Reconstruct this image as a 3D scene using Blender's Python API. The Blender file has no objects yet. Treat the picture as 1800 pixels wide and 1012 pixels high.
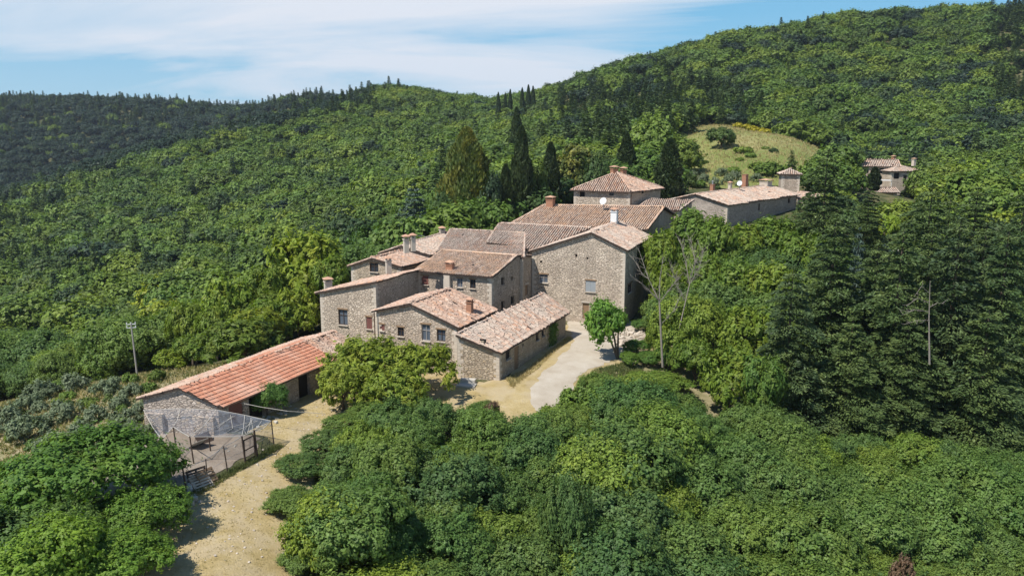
import bpy, math, random
import numpy as np
from mathutils import Vector, Matrix, noise as mn
R = math.radians
sc = bpy.context.scene
# ------------------------------------------------------------------ camera, light
CZ = 21.0; F = 1386.0; PITCH = R(10.9)
cam = bpy.data.objects.new('camera', bpy.data.cameras.new('camera')); sc.collection.objects.link(cam)
cam.location = (0, 0, CZ); cam.rotation_euler = (R(90) - PITCH, 0, 0)
cam.data.sensor_width = 36; cam.data.lens = 36 * F / 1800; cam.data.clip_start = 0.5; cam.data.clip_end = 6000
sc.camera = cam
SUN_EL = R(56); SUN_H = Vector((-0.80, -0.60)).normalized()          # horizontal direction towards the sun
to_sun = Vector((SUN_H.x * math.cos(SUN_EL), SUN_H.y * math.cos(SUN_EL), math.sin(SUN_EL)))
sl = bpy.data.lights.new('sun', 'SUN'); sl.energy = 4.9; sl.angle = R(0.5); sl.color = (1, .955, .88)
so = bpy.data.objects.new('sun', sl); sc.collection.objects.link(so)
so.rotation_euler = to_sun.to_track_quat('Z', 'Y').to_euler()
sc.view_settings.view_transform = 'Standard'; sc.view_settings.look = 'None'
sc.view_settings.exposure = 0.30; sc.view_settings.gamma = 1.0
sc.cycles.max_bounces = 6; sc.cycles.diffuse_bounces = 3; sc.cycles.transparent_max_bounces = 12
sc.cycles.transmission_bounces = 3; sc.cycles.glossy_bounces = 2; sc.cycles.use_denoising = True

w = bpy.data.worlds.new('World'); sc.world = w; w.use_nodes = True
nt = w.node_tree; nt.nodes.clear()
def N(nt, t, **k):
    n = nt.nodes.new(t)
    for a, b in k.items():
        if a == 'inp':
            for i, v in b.items(): n.inputs[i].default_value = v
        else: setattr(n, a, b)
    return n
def ramp(n, stops):
    cr = n.color_ramp
    while len(cr.elements) > 1: cr.elements.remove(cr.elements[-1])
    cr.elements[0].position = stops[0][0]; cr.elements[0].color = (*stops[0][1], 1)
    for p, c in stops[1:]:
        e = cr.elements.new(p); e.color = (*c, 1)
    return n
out = N(nt, 'ShaderNodeOutputWorld'); bg = N(nt, 'ShaderNodeBackground', inp={1: 0.088})
sky = N(nt, 'ShaderNodeTexSky'); sky.sky_type = 'NISHITA'; sky.sun_disc = False
sky.sun_elevation = SUN_EL; sky.sun_rotation = math.atan2(SUN_H.x, SUN_H.y)
sky.air_density = 1.0; sky.dust_density = 0.4; sky.ozone_density = 1.6; sky.altitude = 500
tc = N(nt, 'ShaderNodeTexCoord'); sep = N(nt, 'ShaderNodeSeparateXYZ'); nt.links.new(tc.outputs['Generated'], sep.inputs[0])
# clouds: project the view direction on a high flat layer so streaks flatten to the horizon
zz = N(nt, 'ShaderNodeMath', operation='ADD', inp={1: 0.16}); nt.links.new(sep.outputs[2], zz.inputs[0])
dx = N(nt, 'ShaderNodeMath', operation='DIVIDE'); dy = N(nt, 'ShaderNodeMath', operation='DIVIDE')
nt.links.new(sep.outputs[0], dx.inputs[0]); nt.links.new(zz.outputs[0], dx.inputs[1])
nt.links.new(sep.outputs[1], dy.inputs[0]); nt.links.new(zz.outputs[0], dy.inputs[1])
cmb = N(nt, 'ShaderNodeCombineXYZ'); nt.links.new(dx.outputs[0], cmb.inputs[0]); nt.links.new(dy.outputs[0], cmb.inputs[1])
mp = N(nt, 'ShaderNodeMapping'); mp.inputs['Scale'].default_value = (0.42, 1.0, 1); mp.inputs['Rotation'].default_value = (0, 0, R(12)); mp.inputs['Location'].default_value = (3.1, 1.4, 0)
nt.links.new(cmb.outputs[0], mp.inputs[0])
n1 = N(nt, 'ShaderNodeTexNoise', inp={'Scale': 0.75, 'Detail': 9, 'Roughness': 0.58, 'Distortion': 0.9}); nt.links.new(mp.outputs[0], n1.inputs['Vector'])
# more open blue to the left, more veil to the middle and right
az = N(nt, 'ShaderNodeMapRange', inp={1: -0.62, 2: 0.0, 3: -0.20, 4: 0.12}); nt.links.new(sep.outputs[0], az.inputs[0])
az2 = N(nt, 'ShaderNodeMapRange', inp={1: 0.08, 2: 0.30, 3: 0.0, 4: -0.16}); nt.links.new(sep.outputs[0], az2.inputs[0])
ad = N(nt, 'ShaderNodeMath', operation='ADD'); nt.links.new(n1.outputs[0], ad.inputs[0]); nt.links.new(az.outputs[0], ad.inputs[1])
ad2 = N(nt, 'ShaderNodeMath', operation='ADD'); nt.links.new(ad.outputs[0], ad2.inputs[0]); nt.links.new(az2.outputs[0], ad2.inputs[1])
cr = ramp(N(nt, 'ShaderNodeValToRGB'), [(0.37, (0.06,)*3), (0.48, (0.6,)*3), (0.60, (0.96,)*3)]); nt.links.new(ad2.outputs[0], cr.inputs[0])
tint = N(nt, 'ShaderNodeMix', data_type='RGBA', blend_type='MULTIPLY'); tint.inputs[0].default_value = 1; tint.inputs[7].default_value = (0.50, 0.86, 1.12, 1)
nt.links.new(sky.outputs[0], tint.inputs[6])
bl = N(nt, 'ShaderNodeMix', data_type='RGBA'); nt.links.new(tint.outputs[2], bl.inputs[6]); bl.inputs[7].default_value = (1.9, 5.2, 7.6, 1)
hi = N(nt, 'ShaderNodeMapRange', inp={1: 0.25, 2: 0.55, 3: 1.0, 4: 0.0}); nt.links.new(sep.outputs[2], hi.inputs[0])
hb = N(nt, 'ShaderNodeMath', operation='MULTIPLY', inp={1: .65}); nt.links.new(hi.outputs[0], hb.inputs[0]); nt.links.new(hb.outputs[0], bl.inputs[0])
cm = N(nt, 'ShaderNodeMath', operation='MULTIPLY'); nt.links.new(cr.outputs[0], cm.inputs[0]); nt.links.new(hi.outputs[0], cm.inputs[1])
mx = N(nt, 'ShaderNodeMix', data_type='RGBA'); nt.links.new(cm.outputs[0], mx.inputs[0]); nt.links.new(bl.outputs[2], mx.inputs[6]); mx.inputs[7].default_value = (7.3, 7.7, 8.5, 1)
hzr = N(nt, 'ShaderNodeMapRange', inp={1: 0.14, 2: 0.0, 3: 0.0, 4: 0.55}); nt.links.new(sep.outputs[2], hzr.inputs[0])
mh = N(nt, 'ShaderNodeMix', data_type='RGBA'); nt.links.new(hzr.outputs[0], mh.inputs[0]); nt.links.new(mx.outputs[2], mh.inputs[6]); mh.inputs[7].default_value = (5.6, 6.8, 8.1, 1)
nt.links.new(mh.outputs[2], bg.inputs[0]); nt.links.new(bg.outputs[0], out.inputs[0])

# ------------------------------------------------------------------ photo geometry: a pixel and a height or a distance give a point
def ray(x, y):
    a = (x - 900) / F; b = -(y - 506) / F
    return Vector((a, math.cos(PITCH) + b * math.sin(PITCH), -math.sin(PITCH) + b * math.cos(PITCH)))
def P(x, y, d):
    r = ray(x, y); return Vector((r.x / r.y * d, d, CZ + r.z / r.y * d))
def G(x, y, z=0.0):
    r = ray(x, y); t = (z - CZ) / r.z; return Vector((r.x * t, r.y * t, z))
def proj(p):
    x, y, z = p[0], p[1], p[2] - CZ
    f = y * math.cos(PITCH) - z * math.sin(PITCH); u = y * math.sin(PITCH) + z * math.cos(PITCH)
    return 900 + F * x / f, 506 - F * u / f

# ------------------------------------------------------------------ materials
def mat(name):
    m = bpy.data.materials.new(name); m.use_nodes = True; m.node_tree.nodes.clear()
    return m, m.node_tree
def finish(nt, col, rough=0.9, bump=None, bd=0.05, spec=0.2, bs=1.0):
    o = N(nt, 'ShaderNodeOutputMaterial'); b = N(nt, 'ShaderNodeBsdfPrincipled', inp={'Roughness': rough, 'Specular IOR Level': spec})
    if hasattr(col, 'is_linked') or hasattr(col, 'links'): nt.links.new(col, b.inputs['Base Color'])
    else: b.inputs['Base Color'].default_value = (*col, 1)
    if bump is not None:
        bp = N(nt, 'ShaderNodeBump', inp={'Distance': bd, 'Strength': bs}); nt.links.new(bump, bp.inputs['Height']); nt.links.new(bp.outputs[0], b.inputs['Normal'])
    nt.links.new(b.outputs[0], o.inputs[0]); return b
def mixc(nt, f, a, b, bt='MIX'):
    m = N(nt, 'ShaderNodeMix', data_type='RGBA', blend_type=bt)
    for s, v in ((0, f), (6, a), (7, b)):
        if isinstance(v, (int, float)): m.inputs[s].default_value = v
        elif isinstance(v, tuple): m.inputs[s].default_value = (*v, 1)
        else: nt.links.new(v, m.inputs[s])
    return m.outputs[2]
def noise(nt, vec, scale, detail=4, rough=.6):
    n = N(nt, 'ShaderNodeTexNoise', inp={'Scale': scale, 'Detail': detail, 'Roughness': rough}); nt.links.new(vec, n.inputs['Vector']); return n.outputs[0]
def rmp(nt, v, stops):
    r = ramp(N(nt, 'ShaderNodeValToRGB'), stops); nt.links.new(v, r.inputs[0]); return r.outputs[0]
def coord(nt, scale=(1, 1, 1), kind='Object'):
    t = N(nt, 'ShaderNodeTexCoord'); m = N(nt, 'ShaderNodeMapping'); m.inputs['Scale'].default_value = scale
    nt.links.new(t.outputs[kind], m.inputs[0]); return m.outputs[0]

def m_stone(name, base, light, dark, ochre=(.42, .32, .2)):
    m, nt = mat(name)
    v = coord(nt, (3.7, 3.7, 7.0))
    nz = N(nt, 'ShaderNodeTexNoise', inp={'Scale': 1.3, 'Detail': 2}); nt.links.new(v, nz.inputs['Vector'])
    vv = N(nt, 'ShaderNodeMix', data_type='VECTOR'); vv.inputs[0].default_value = .12; nt.links.new(v, vv.inputs[4]); nt.links.new(nz.outputs[1], vv.inputs[5])
    vo = N(nt, 'ShaderNodeTexVoronoi', inp={'Scale': 1.0, 'Randomness': .9}); nt.links.new(vv.outputs[1], vo.inputs['Vector'])
    ve = N(nt, 'ShaderNodeTexVoronoi', feature='DISTANCE_TO_EDGE', inp={'Scale': 1.0, 'Randomness': .9}); nt.links.new(vv.outputs[1], ve.inputs['Vector'])
    sp = N(nt, 'ShaderNodeSeparateColor'); nt.links.new(vo.outputs['Color'], sp.inputs[0])
    c = rmp(nt, sp.outputs[0], [(0, dark), (.35, base), (.62, base), (.86, light), (1, ochre)])
    o = coord(nt)
    c = mixc(nt, rmp(nt, noise(nt, o, .55, 6), [(.38, (0,)*3), (.62, (.75,)*3)]), c, tuple(x * .72 for x in base), 'MIX')
    c = mixc(nt, rmp(nt, noise(nt, o, 7, 3), [(.35, (0,)*3), (.7, (.5,)*3)]), c, light)
    mo = rmp(nt, ve.outputs['Distance'], [(0, (1,)*3), (.05, (.9,)*3), (.11, (0,)*3)])
    c = mixc(nt, mo, c, mixc(nt, noise(nt, o, 1.1, 3), tuple(x * .32 for x in base), tuple(x * .8 for x in light)))
    so_ = coord(nt, (1.3, 1.3, .22)); c = mixc(nt, rmp(nt, noise(nt, so_, 1.0, 5, .65), [(.54, (0,)*3), (.74, (.45,)*3)]), c, tuple(x * .55 for x in base))
    c = mixc(nt, rmp(nt, noise(nt, o, .38, 4), [(.57, (0,)*3), (.66, (.35,)*3)]), c, tuple(min(.8, x * 1.05) for x in light))
    h = mixc(nt, .35, rmp(nt, ve.outputs['Distance'], [(0, (0,)*3), (.16, (1,)*3)]), noise(nt, o, 9, 4))
    finish(nt, c, .95, h, .09, .1); return m
M = {}
M['stone'] = m_stone('stone', (.50, .395, .305), (.72, .60, .48), (.19, .145, .11))
M['stone_pale'] = m_stone('stone_pale', (.54, .435, .34), (.76, .64, .51), (.21, .165, .13), (.52, .43, .31))
M['stone_warm'] = m_stone('stone_warm', (.49, .385, .275), (.66, .55, .42), (.22, .16, .115), (.58, .42, .22))
M['stone_grey'] = m_stone('stone_grey', (.48, .40, .335), (.70, .60, .52), (.18, .15, .13))

def m_tile(name, cols, patch, pf=.5, dark=.25, attr_scale=.35):
    m, nt = mat(name)
    g = N(nt, 'ShaderNodeNewGeometry'); c = rmp(nt, g.outputs['Random Per Island'], [(i / (len(cols) - 1), q) for i, q in enumerate(cols)])
    o = coord(nt)
    c = mixc(nt, rmp(nt, noise(nt, o, attr_scale, 5, .65), [(.45, (0,)*3), (.62, (pf,)*3)]), c, patch)
    c = mixc(nt, rmp(nt, noise(nt, o, 1.6, 6, .7), [(.42, (0,)*3), (.75, (dark * 2.4,)*3)]), c, (.11, .085, .07))
    c = mixc(nt, rmp(nt, noise(nt, o, 14, 3), [(.5, (0,)*3), (.85, (.4,)*3)]), c, (.50, .44, .36))
    finish(nt, c, .92, noise(nt, o, 22, 3), .02, .12); return m
old = [tuple(min(.8, q * f_) for q, f_ in zip(c, (1.26, 1.20, 1.18))) for c in [(.36, .23, .17), (.44, .31, .235), (.30, .20, .155), (.52, .39, .30), (.46, .27, .175), (.38, .28, .22), (.55, .44, .35), (.43, .235, .14)]]
M['tile_old'] = m_tile('tile_old', old, (.56, .43, .34), .45)
M['tile_pink'] = m_tile('tile_pink', [(.50, .33, .25), (.60, .45, .35), (.36, .26, .21), (.70, .56, .44), (.58, .34, .23), (.44, .35, .28), (.64, .52, .42)], (.58, .49, .41), .6, .18)
_ = ('', [], (.64, .54, .46), .6)
M['tile_orange'] = m_tile('tile_orange', [(.60, .40, .28), (.68, .50, .37), (.44, .30, .23), (.74, .58, .45), (.66, .40, .25), (.54, .42, .33)], (.68, .42, .25), .5)
M['tile_white'] = m_tile('tile_white', [(.72, .70, .66), (.66, .63, .60)], (.6, .58, .55), .3, .05)
M['tile_red'] = m_tile('tile_red', [(.52, .205, .115), (.57, .25, .15), (.45, .18, .11), (.60, .30, .19), (.50, .215, .13)], (.60, .37, .27), .6, .14)
def m_simple(name, c, rough=.8, var=.25, sc_=4, spec=.3, metal=0, bd=.01):
    m, nt = mat(name); o = coord(nt)
    b = finish(nt, mixc(nt, noise(nt, o, sc_, 5), tuple(x * (1 - var) for x in c), tuple(min(1, x * (1 + var)) for x in c)), rough, noise(nt, o, sc_ * 4, 3), bd, spec)
    b.inputs['Metallic'].default_value = metal; return m
M['deck'] = m_simple('deck', (.055, .036, .028))
M['plaster'] = m_simple('plaster', (.55, .47, .38), .9, .15)
M['white'] = m_simple('white', (.75, .74, .72), .6, .08)
M['brick'] = m_simple('brick', (.36, .18, .11), .9, .35, 9)
M['quoin'] = m_simple('quoin', (.56, .48, .39), .95, .25, 2.5, .1, 0, .03)
M['sill'] = m_simple('sill', (.46, .40, .33), .9, .15)
M['wood_dark'] = m_simple('wood_dark', (.075, .05, .038), .8, .35, 8)
M['wood'] = m_simple('wood', (.26, .17, .10), .8, .35, 8)
M['wood_pale'] = m_simple('wood_pale', (.48, .40, .31), .85, .3, 8)
M['wood_grey'] = m_simple('wood_grey', (.36, .33, .30), .85, .25, 8)
M['shut_red'] = m_simple('shut_red', (.20, .085, .07), .7, .2)
M['shut_grey'] = m_simple('shut_grey', (.34, .36, .37), .7, .1)
M['metal'] = m_simple('metal', (.30, .31, .32), .5, .2, 5, .5, .4)
M['rust'] = m_simple('rust', (.12, .075, .05), .8, .4, 9)
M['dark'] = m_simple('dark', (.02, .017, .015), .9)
M['bark'] = m_simple('bark', (.13, .10, .075), .95, .4, 6, .1, 0, .03)
M['bark_pale'] = m_simple('bark_pale', (.26, .225, .19), .95, .3, 5, .1, 0, .03)
M['concrete'] = m_simple('concrete', (.46, .43, .38), .9, .15)
M['rubble'] = m_simple('rubble', (.50, .43, .35), .95, .3, 3)
m, nt = mat('glass'); finish(nt, (.028, .034, .045), .08, None, spec=.6); M['glass'] = m
m, nt = mat('glass_pale'); finish(nt, (.10, .12, .15), .12, None, spec=.6); M['glass_pale'] = m
def m_net(name, c, k):
    m, nt = mat(name); o = N(nt, 'ShaderNodeOutputMaterial'); d = N(nt, 'ShaderNodeBsdfDiffuse', inp={0: (*c, 1)}); t = N(nt, 'ShaderNodeBsdfTransparent')
    x = N(nt, 'ShaderNodeMixShader'); nz = noise(nt, coord(nt), 1.6, 6, .7)
    mr = N(nt, 'ShaderNodeMapRange', inp={1: .35, 2: .7, 3: k * .5, 4: k * 1.6}); nt.links.new(nz, mr.inputs[0])
    nt.links.new(mr.outputs[0], x.inputs[0]); nt.links.new(t.outputs[0], x.inputs[1]); nt.links.new(d.outputs[0], x.inputs[2]); nt.links.new(x.outputs[0], o.inputs[0]); return m
M['net'] = m_net('net', (.26, .29, .34), .22); M['mesh_wire'] = m_net('mesh_wire', (.20, .18, .16), .16)

def m_leaf(name, cols, yellow=(.17, .19, .02), yk=.5, trans=.35, ns=.55, iv=.35, patch=None):
    m, nt = mat(name)
    oi = N(nt, 'ShaderNodeObjectInfo'); g = N(nt, 'ShaderNodeNewGeometry')
    c = rmp(nt, oi.outputs['Random'], [(i / max(1, len(cols) - 1), q) for i, q in enumerate(cols)])
    c = mixc(nt, 1.0, c, oi.outputs['Color'], 'MULTIPLY')
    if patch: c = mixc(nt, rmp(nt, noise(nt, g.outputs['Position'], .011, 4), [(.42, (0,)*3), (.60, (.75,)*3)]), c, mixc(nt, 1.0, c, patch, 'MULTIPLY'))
    o = coord(nt)
    c = mixc(nt, rmp(nt, noise(nt, o, ns, 3), [(.45, (0,)*3), (.7, (yk,)*3)]), c, mixc(nt, 1.0, yellow, oi.outputs['Color'], 'MULTIPLY'))
    iv_ = N(nt, 'ShaderNodeMapRange', inp={1: 0, 2: 1, 3: 1 - iv, 4: 1 + iv}); nt.links.new(g.outputs['Random Per Island'], iv_.inputs[0])
    vm = N(nt, 'ShaderNodeVectorMath', operation='SCALE'); nt.links.new(c, vm.inputs[0]); nt.links.new(iv_.outputs[0], vm.inputs[3])
    d = N(nt, 'ShaderNodeBsdfPrincipled', inp={'Roughness': .55, 'Specular IOR Level': .25}); t = N(nt, 'ShaderNodeBsdfTranslucent')
    nt.links.new(vm.outputs[0], d.inputs['Base Color'])
    t2 = mixc(nt, 1.0, vm.outputs[0], (1.25, 1.35, .55), 'MULTIPLY'); nt.links.new(t2, t.inputs[0])
    x = N(nt, 'ShaderNodeMixShader', inp={0: trans}); nt.links.new(d.outputs[0], x.inputs[1]); nt.links.new(t.outputs[0], x.inputs[2])
    oo = N(nt, 'ShaderNodeOutputMaterial'); nt.links.new(x.outputs[0], oo.inputs[0]); return m
M['leaf'] = m_leaf('leaf', [(.098, .172, .046), (.130, .212, .050), (.086, .155, .052), (.155, .225, .046), (.112, .190, .056)], (.22, .265, .055), .4)
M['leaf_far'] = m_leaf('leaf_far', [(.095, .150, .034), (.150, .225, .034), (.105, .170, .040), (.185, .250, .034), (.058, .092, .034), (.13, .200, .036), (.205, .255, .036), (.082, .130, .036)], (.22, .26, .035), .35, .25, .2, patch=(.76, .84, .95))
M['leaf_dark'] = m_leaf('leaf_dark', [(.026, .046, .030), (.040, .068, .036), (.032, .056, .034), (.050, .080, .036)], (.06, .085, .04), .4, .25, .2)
M['leaf_bright'] = m_leaf('leaf_bright', [(.135, .205, .030), (.16, .225, .030), (.12, .20, .036)], (.24, .26, .04), .6)
M['leaf_fir'] = m_leaf('leaf_fir', [(.058, .100, .036), (.085, .128, .040), (.050, .084, .036)], (.20, .25, .07), .555, .15)
M['leaf_cyp'] = m_leaf('leaf_cyp', [(.036, .058, .022), (.046, .070, .024)], (.08, .10, .03), .5, .1)
M['leaf_gold'] = m_leaf('leaf_gold', [(.115, .15, .038)], (.28, .24, .04), .8, .2, .45)
M['leaf_blue'] = m_leaf('leaf_blue', [(.075, .115, .085), (.065, .10, .08)], (.13, .17, .13), .5, .12)
M['leaf_olive'] = m_leaf('leaf_olive', [(.155, .20, .105), (.18, .22, .125)], (.24, .27, .15), .5, .2)
M['leaf_brown'] = m_leaf('leaf_brown', [(.16, .10, .06)], (.22, .15, .09), .5, .2)

# ------------------------------------------------------------------ objects
def tag(o, label=None, cat=None, group=None, kind=None):
    if label: o['label'] = label
    if cat: o['category'] = cat
    if group: o['group'] = group
    if kind: o['kind'] = kind
    return o
def empty(name, loc, label, cat, group=None, rz=0):
    o = bpy.data.objects.new(name, None); sc.collection.objects.link(o); o.location = loc; o.rotation_euler = (0, 0, rz); o.empty_display_size = .3
    return tag(o, label, cat, group)
def link(name, me, parent=None, loc=None):
    o = bpy.data.objects.new(name, me); sc.collection.objects.link(o)
    if parent is not None: o.parent = parent
    if loc is not None: o.location = loc
    return o
class MB:
    def __init__(s): s.v = []; s.f = []
    def add(s, vs, fs):
        k = len(s.v); s.v += [tuple(v) for v in vs]; s.f += [tuple(i + k for i in f) for f in fs]; return s
    def quad(s, a, b, c, d): return s.add([a, b, c, d], [(0, 1, 2, 3)])
    def box(s, c, size, rz=0, M4=None):
        x, y, z = (q / 2 for q in size); ca, sa = math.cos(rz), math.sin(rz); vs = []
        for i in (-1, 1):
            for j in (-1, 1):
                for k in (-1, 1):
                    p = Vector((i * x, j * y, k * z))
                    p = M4 @ p if M4 else Vector((p.x * ca - p.y * sa, p.x * sa + p.y * ca, p.z))
                    vs.append(p + Vector(c))
        return s.add(vs, [(0, 1, 3, 2), (4, 6, 7, 5), (0, 4, 5, 1), (2, 3, 7, 6), (0, 2, 6, 4), (1, 5, 7, 3)])
    def tube(s, pts, rad, n=6, cap=True):
        pts = [Vector(p) for p in pts]
        if not hasattr(rad, '__len__'): rad = [rad] * len(pts)
        vs = []; fs = []
        for i, p in enumerate(pts):
            d = (pts[min(i + 1, len(pts) - 1)] - pts[max(i - 1, 0)])
            d = d.normalized() if d.length > 1e-9 else Vector((0, 0, 1))
            a = d.orthogonal().normalized(); b = d.cross(a)
            for k in range(n):
                t = 2 * math.pi * k / n; vs.append(p + (a * math.cos(t) + b * math.sin(t)) * rad[i])
        for i in range(len(pts) - 1):
            for k in range(n):
                k2 = (k + 1) % n; fs.append((i * n + k, i * n + k2, (i + 1) * n + k2, (i + 1) * n + k))
        if cap: fs += [tuple(range(n))[::-1], tuple(range((len(pts) - 1) * n, len(pts) * n))]
        return s.add(vs, fs)
    def prism(s, poly, z0, z1):
        n = len(poly); return s.add([(p[0], p[1], z0) for p in poly] + [(p[0], p[1], z1) for p in poly],
            [tuple(range(n))[::-1], tuple(range(n, 2 * n))] + [(i, (i + 1) % n, n + (i + 1) % n, n + i) for i in range(n)])
    def mesh(s, name, m, org=(0, 0, 0), smooth=False):
        me = bpy.data.meshes.new(name); o = Vector(org)
        me.from_pydata([(v[0] - o.x, v[1] - o.y, v[2] - o.z) for v in s.v], [], s.f); me.materials.append(m)
        if smooth: me.polygons.foreach_set('use_smooth', [True] * len(me.polygons))
        me.update(); return me
    def build(s, name, m, parent=None, org=None, smooth=False):
        """verts are in world coordinates (z-rotation free parents); org = the world origin of the part"""
        po = Vector((0, 0, 0)); q = parent
        while q is not None: po = po + q.location; q = q.parent
        if org is None: org = po if parent is not None else Vector((0, 0, 0))
        me = s.mesh(name, m, org, smooth); o = link(name, me, parent)
        o.location = Vector(org) - po; return o
def npmesh(name, V, m, k=4):
    """V: (n,k,3) array of separate faces"""
    n = len(V); me = bpy.data.meshes.new(name); me.vertices.add(n * k); me.vertices.foreach_set('co', V.reshape(-1).astype(np.float32))
    me.loops.add(n * k); me.loops.foreach_set('vertex_index', np.arange(n * k, dtype=np.int32))
    me.polygons.add(n); me.polygons.foreach_set('loop_start', np.arange(0, n * k, k, dtype=np.int32)); me.polygons.foreach_set('loop_total', np.full(n, k, dtype=np.int32))
    me.materials.append(m); me.update(calc_edges=True); return me

# ------------------------------------------------------------------ terrain
TH = 7.0
ctl = []
def c3(x, y, z): ctl.append((x, y, z))
def cp(px, py, d, th=TH): p = P(px, py, d); c3(p.x, p.y, p.z - th)
for x, y in [(-26,42),(-20,40),(-14,36),(-16,30),(-14,24),(-18,35),(-24,50),(-27,55),(-16,50),(-15,55),(-20,60),(-12,60),(-22,68),(-17,72),(-8,62),(-20,78),(-12,72),(-4,63),(2,62),(6,68),(0,70),(10,74),(10,82),(6,88),(14,88),(0,84),(-8,82),(-15,86),(18,92),(3,66)]: c3(x, y, 0)
for q in [(-33,60,-1),(-34,68,-.8),(-42,66,-3),(-50,70,-4.5),(-45,55,-4.5),(-36,45,-4),(-30,36,-4),(-26,28,-5),(-40,85,-5),(-28,80,-2),(-24,95,-2.5),(-35,100,-7),(-50,100,-11),(-70,90,-12),(-18,100,0),(-10,105,1.5),
          (-8,46,-1.6),(-5,52,-1.8),(-7,38,-3),(-9,30,-3),(0,50,-3.2),(0,40,-5.5),(0,28,-8),(8,56,-3),(15,62,-3.4),(20,50,-7),(30,50,-9),(40,60,-8),(15,35,-9),(30,35,-12),(50,45,-12),(20,72,-2.2),(30,76,-2.5),(40,80,-3),(55,80,-5),(70,90,-4),(24,88,0),(34,96,1.5),(48,100,1),
          (5,100,2),(10,112,4.5),(16,124,6.5),(24,116,6),(34,122,6.5),(45,130,7),(54,140,8),(0,120,4),(-10,125,2),(-20,130,-2),(30,150,9),(60,120,4),(75,110,1),(0,-20,-8),(40,-20,-14),(-40,-20,-14)]: c3(*q)
for q in [(0,600,118),(0,520,165),(0,450,215),(0,400,265),(0,335,330),(120,300,350),(300,243,400),(200,560,125),(200,480,175),(200,400,240),(380,500,125),(400,420,190),(400,340,270),(500,400,180),(560,330,250),(640,330,210),(700,260,300),
          (500,207,470),(640,155,540),(750,160,540),(850,172,500),(800,230,330),(740,300,200),(900,200,400),(950,170,430),(950,230,280),
          (1000,145,430),(1100,110,430),(1200,82,440),(1300,55,450),(1500,22,480),(1650,20,490),(1800,8,480),(1950,0,480),
          (1100,180,330),(1200,176,300),(1300,140,340),(1300,186,292),(1500,100,390),(1500,190,300),(1700,100,370),(1700,200,280),(1800,250,220),(1600,250,250),(1950,200,260)]: cp(*q)
# behind the left spur: the valley and the far dark hill
for x, d, z in [(-190,530,-30),(-60,650,28),(-260,520,-38),(-330,450,-32),(-330,600,-15),(-140,660,28),(-240,600,-20)]: c3(x, d, z)
for q in [(668,160,500),(668,158,600),(720,165,480),(600,175,470)]: cp(*q)
for q in [(0,168,800),(150,165,780),(300,172,760),(420,185,740),(550,160,700),(-150,180,800)]: cp(*q, 9)
# meadow
for q in [(1150,238,225),(1520,290,238)]: cp(*q, 4)
for q in [(1206,236,238),(1200,300,185),(1452,268,226),(1462,305,188),(1210,318,165),(1330,318,168),(1250,270,205),(1420,275,205),(1230,235,240),(1300,225,262),(1440,262,225)]: cp(*q, 0)
for q in [(1540,325,215),(1600,328,218),(1500,350,190),(1700,350,170),(1650,300,225)]: cp(*q, 1.5)
for x in (-900, -300, 300, 900): c3(x, 1500, -40)
for x in (-1000, 1000): c3(x, 500, -10 if x < 0 else 60); c3(x, 0, -40)
c3(0, 900, -20); c3(300, 800, 20); c3(-400, 1000, -20); c3(100,640,-5); c3(-700,800,40)
C = np.array(ctl, float); Cs = C[:, :2] / 100
def kern(r2): return np.where(r2 > 1e-12, .5 * r2 * np.log(np.maximum(r2, 1e-12)), 0)
nC = len(C); K = kern(((Cs[:, None] - Cs[None]) ** 2).sum(-1)) + np.eye(nC) * 0.002
Pm = np.c_[np.ones(nC), Cs]; A_ = np.zeros((nC + 3, nC + 3)); A_[:nC, :nC] = K; A_[:nC, nC:] = Pm; A_[nC:, :nC] = Pm.T
W_ = np.linalg.solve(A_, np.r_[C[:, 2], 0, 0, 0])
def hz(xy):
    q = np.atleast_2d(np.array(xy, float)) / 100; outz = np.empty(len(q))
    for i in range(0, len(q), 4000):
        s = q[i:i + 4000]; outz[i:i + 4000] = kern(((s[:, None] - Cs[None]) ** 2).sum(-1)) @ W_[:nC] + W_[nC] + s @ W_[nC + 1:]
    return outz
def H(x, y): return float(hz([(x, y)])[0])
def grid_axis(lo, hi, fine0, fine1, st, grow):
    a = list(np.arange(fine0, fine1 + .01, st)); s = st
    while a[-1] < hi: s *= grow; a.append(a[-1] + s)
    s = st; l = []; x = fine0
    while x > lo: s *= grow; x -= s; l.append(x)
    return np.array(l[::-1] + a)
gx = grid_axis(-820, 820, -60, 70, 1.6, 1.06); gy = grid_axis(-150, 1100, 18, 150, 1.6, 1.05)
XX, YY = np.meshgrid(gx, gy); ZZ = hz(np.c_[XX.ravel(), YY.ravel()])
ng = len(gx); nn = len(gy)
fc = [(j * ng + i, j * ng + i + 1, (j + 1) * ng + i + 1, (j + 1) * ng + i) for j in range(nn - 1) for i in range(ng - 1)]
me = bpy.data.meshes.new('ground'); me.from_pydata(list(zip(XX.ravel(), YY.ravel(), ZZ)), [], fc)
me.polygons.foreach_set('use_smooth', [True] * len(me.polygons))
m, nt = mat('soil'); o = coord(nt)
c = rmp(nt, noise(nt, o, .35, 6), [(.35, (.055, .065, .028)), (.5, (.10, .10, .045)), (.62, (.20, .165, .09)), (.75, (.27, .22, .13))])
c = mixc(nt, rmp(nt, noise(nt, o, 3, 4), [(.4, (0,)*3), (.7, (.6,)*3)]), c, (.07, .085, .03))
finish(nt, c, .95, noise(nt, o, 4, 5), .15, .1); M['soil'] = m; me.materials.append(m)
tag(link('ground', me), kind='structure')

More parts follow.
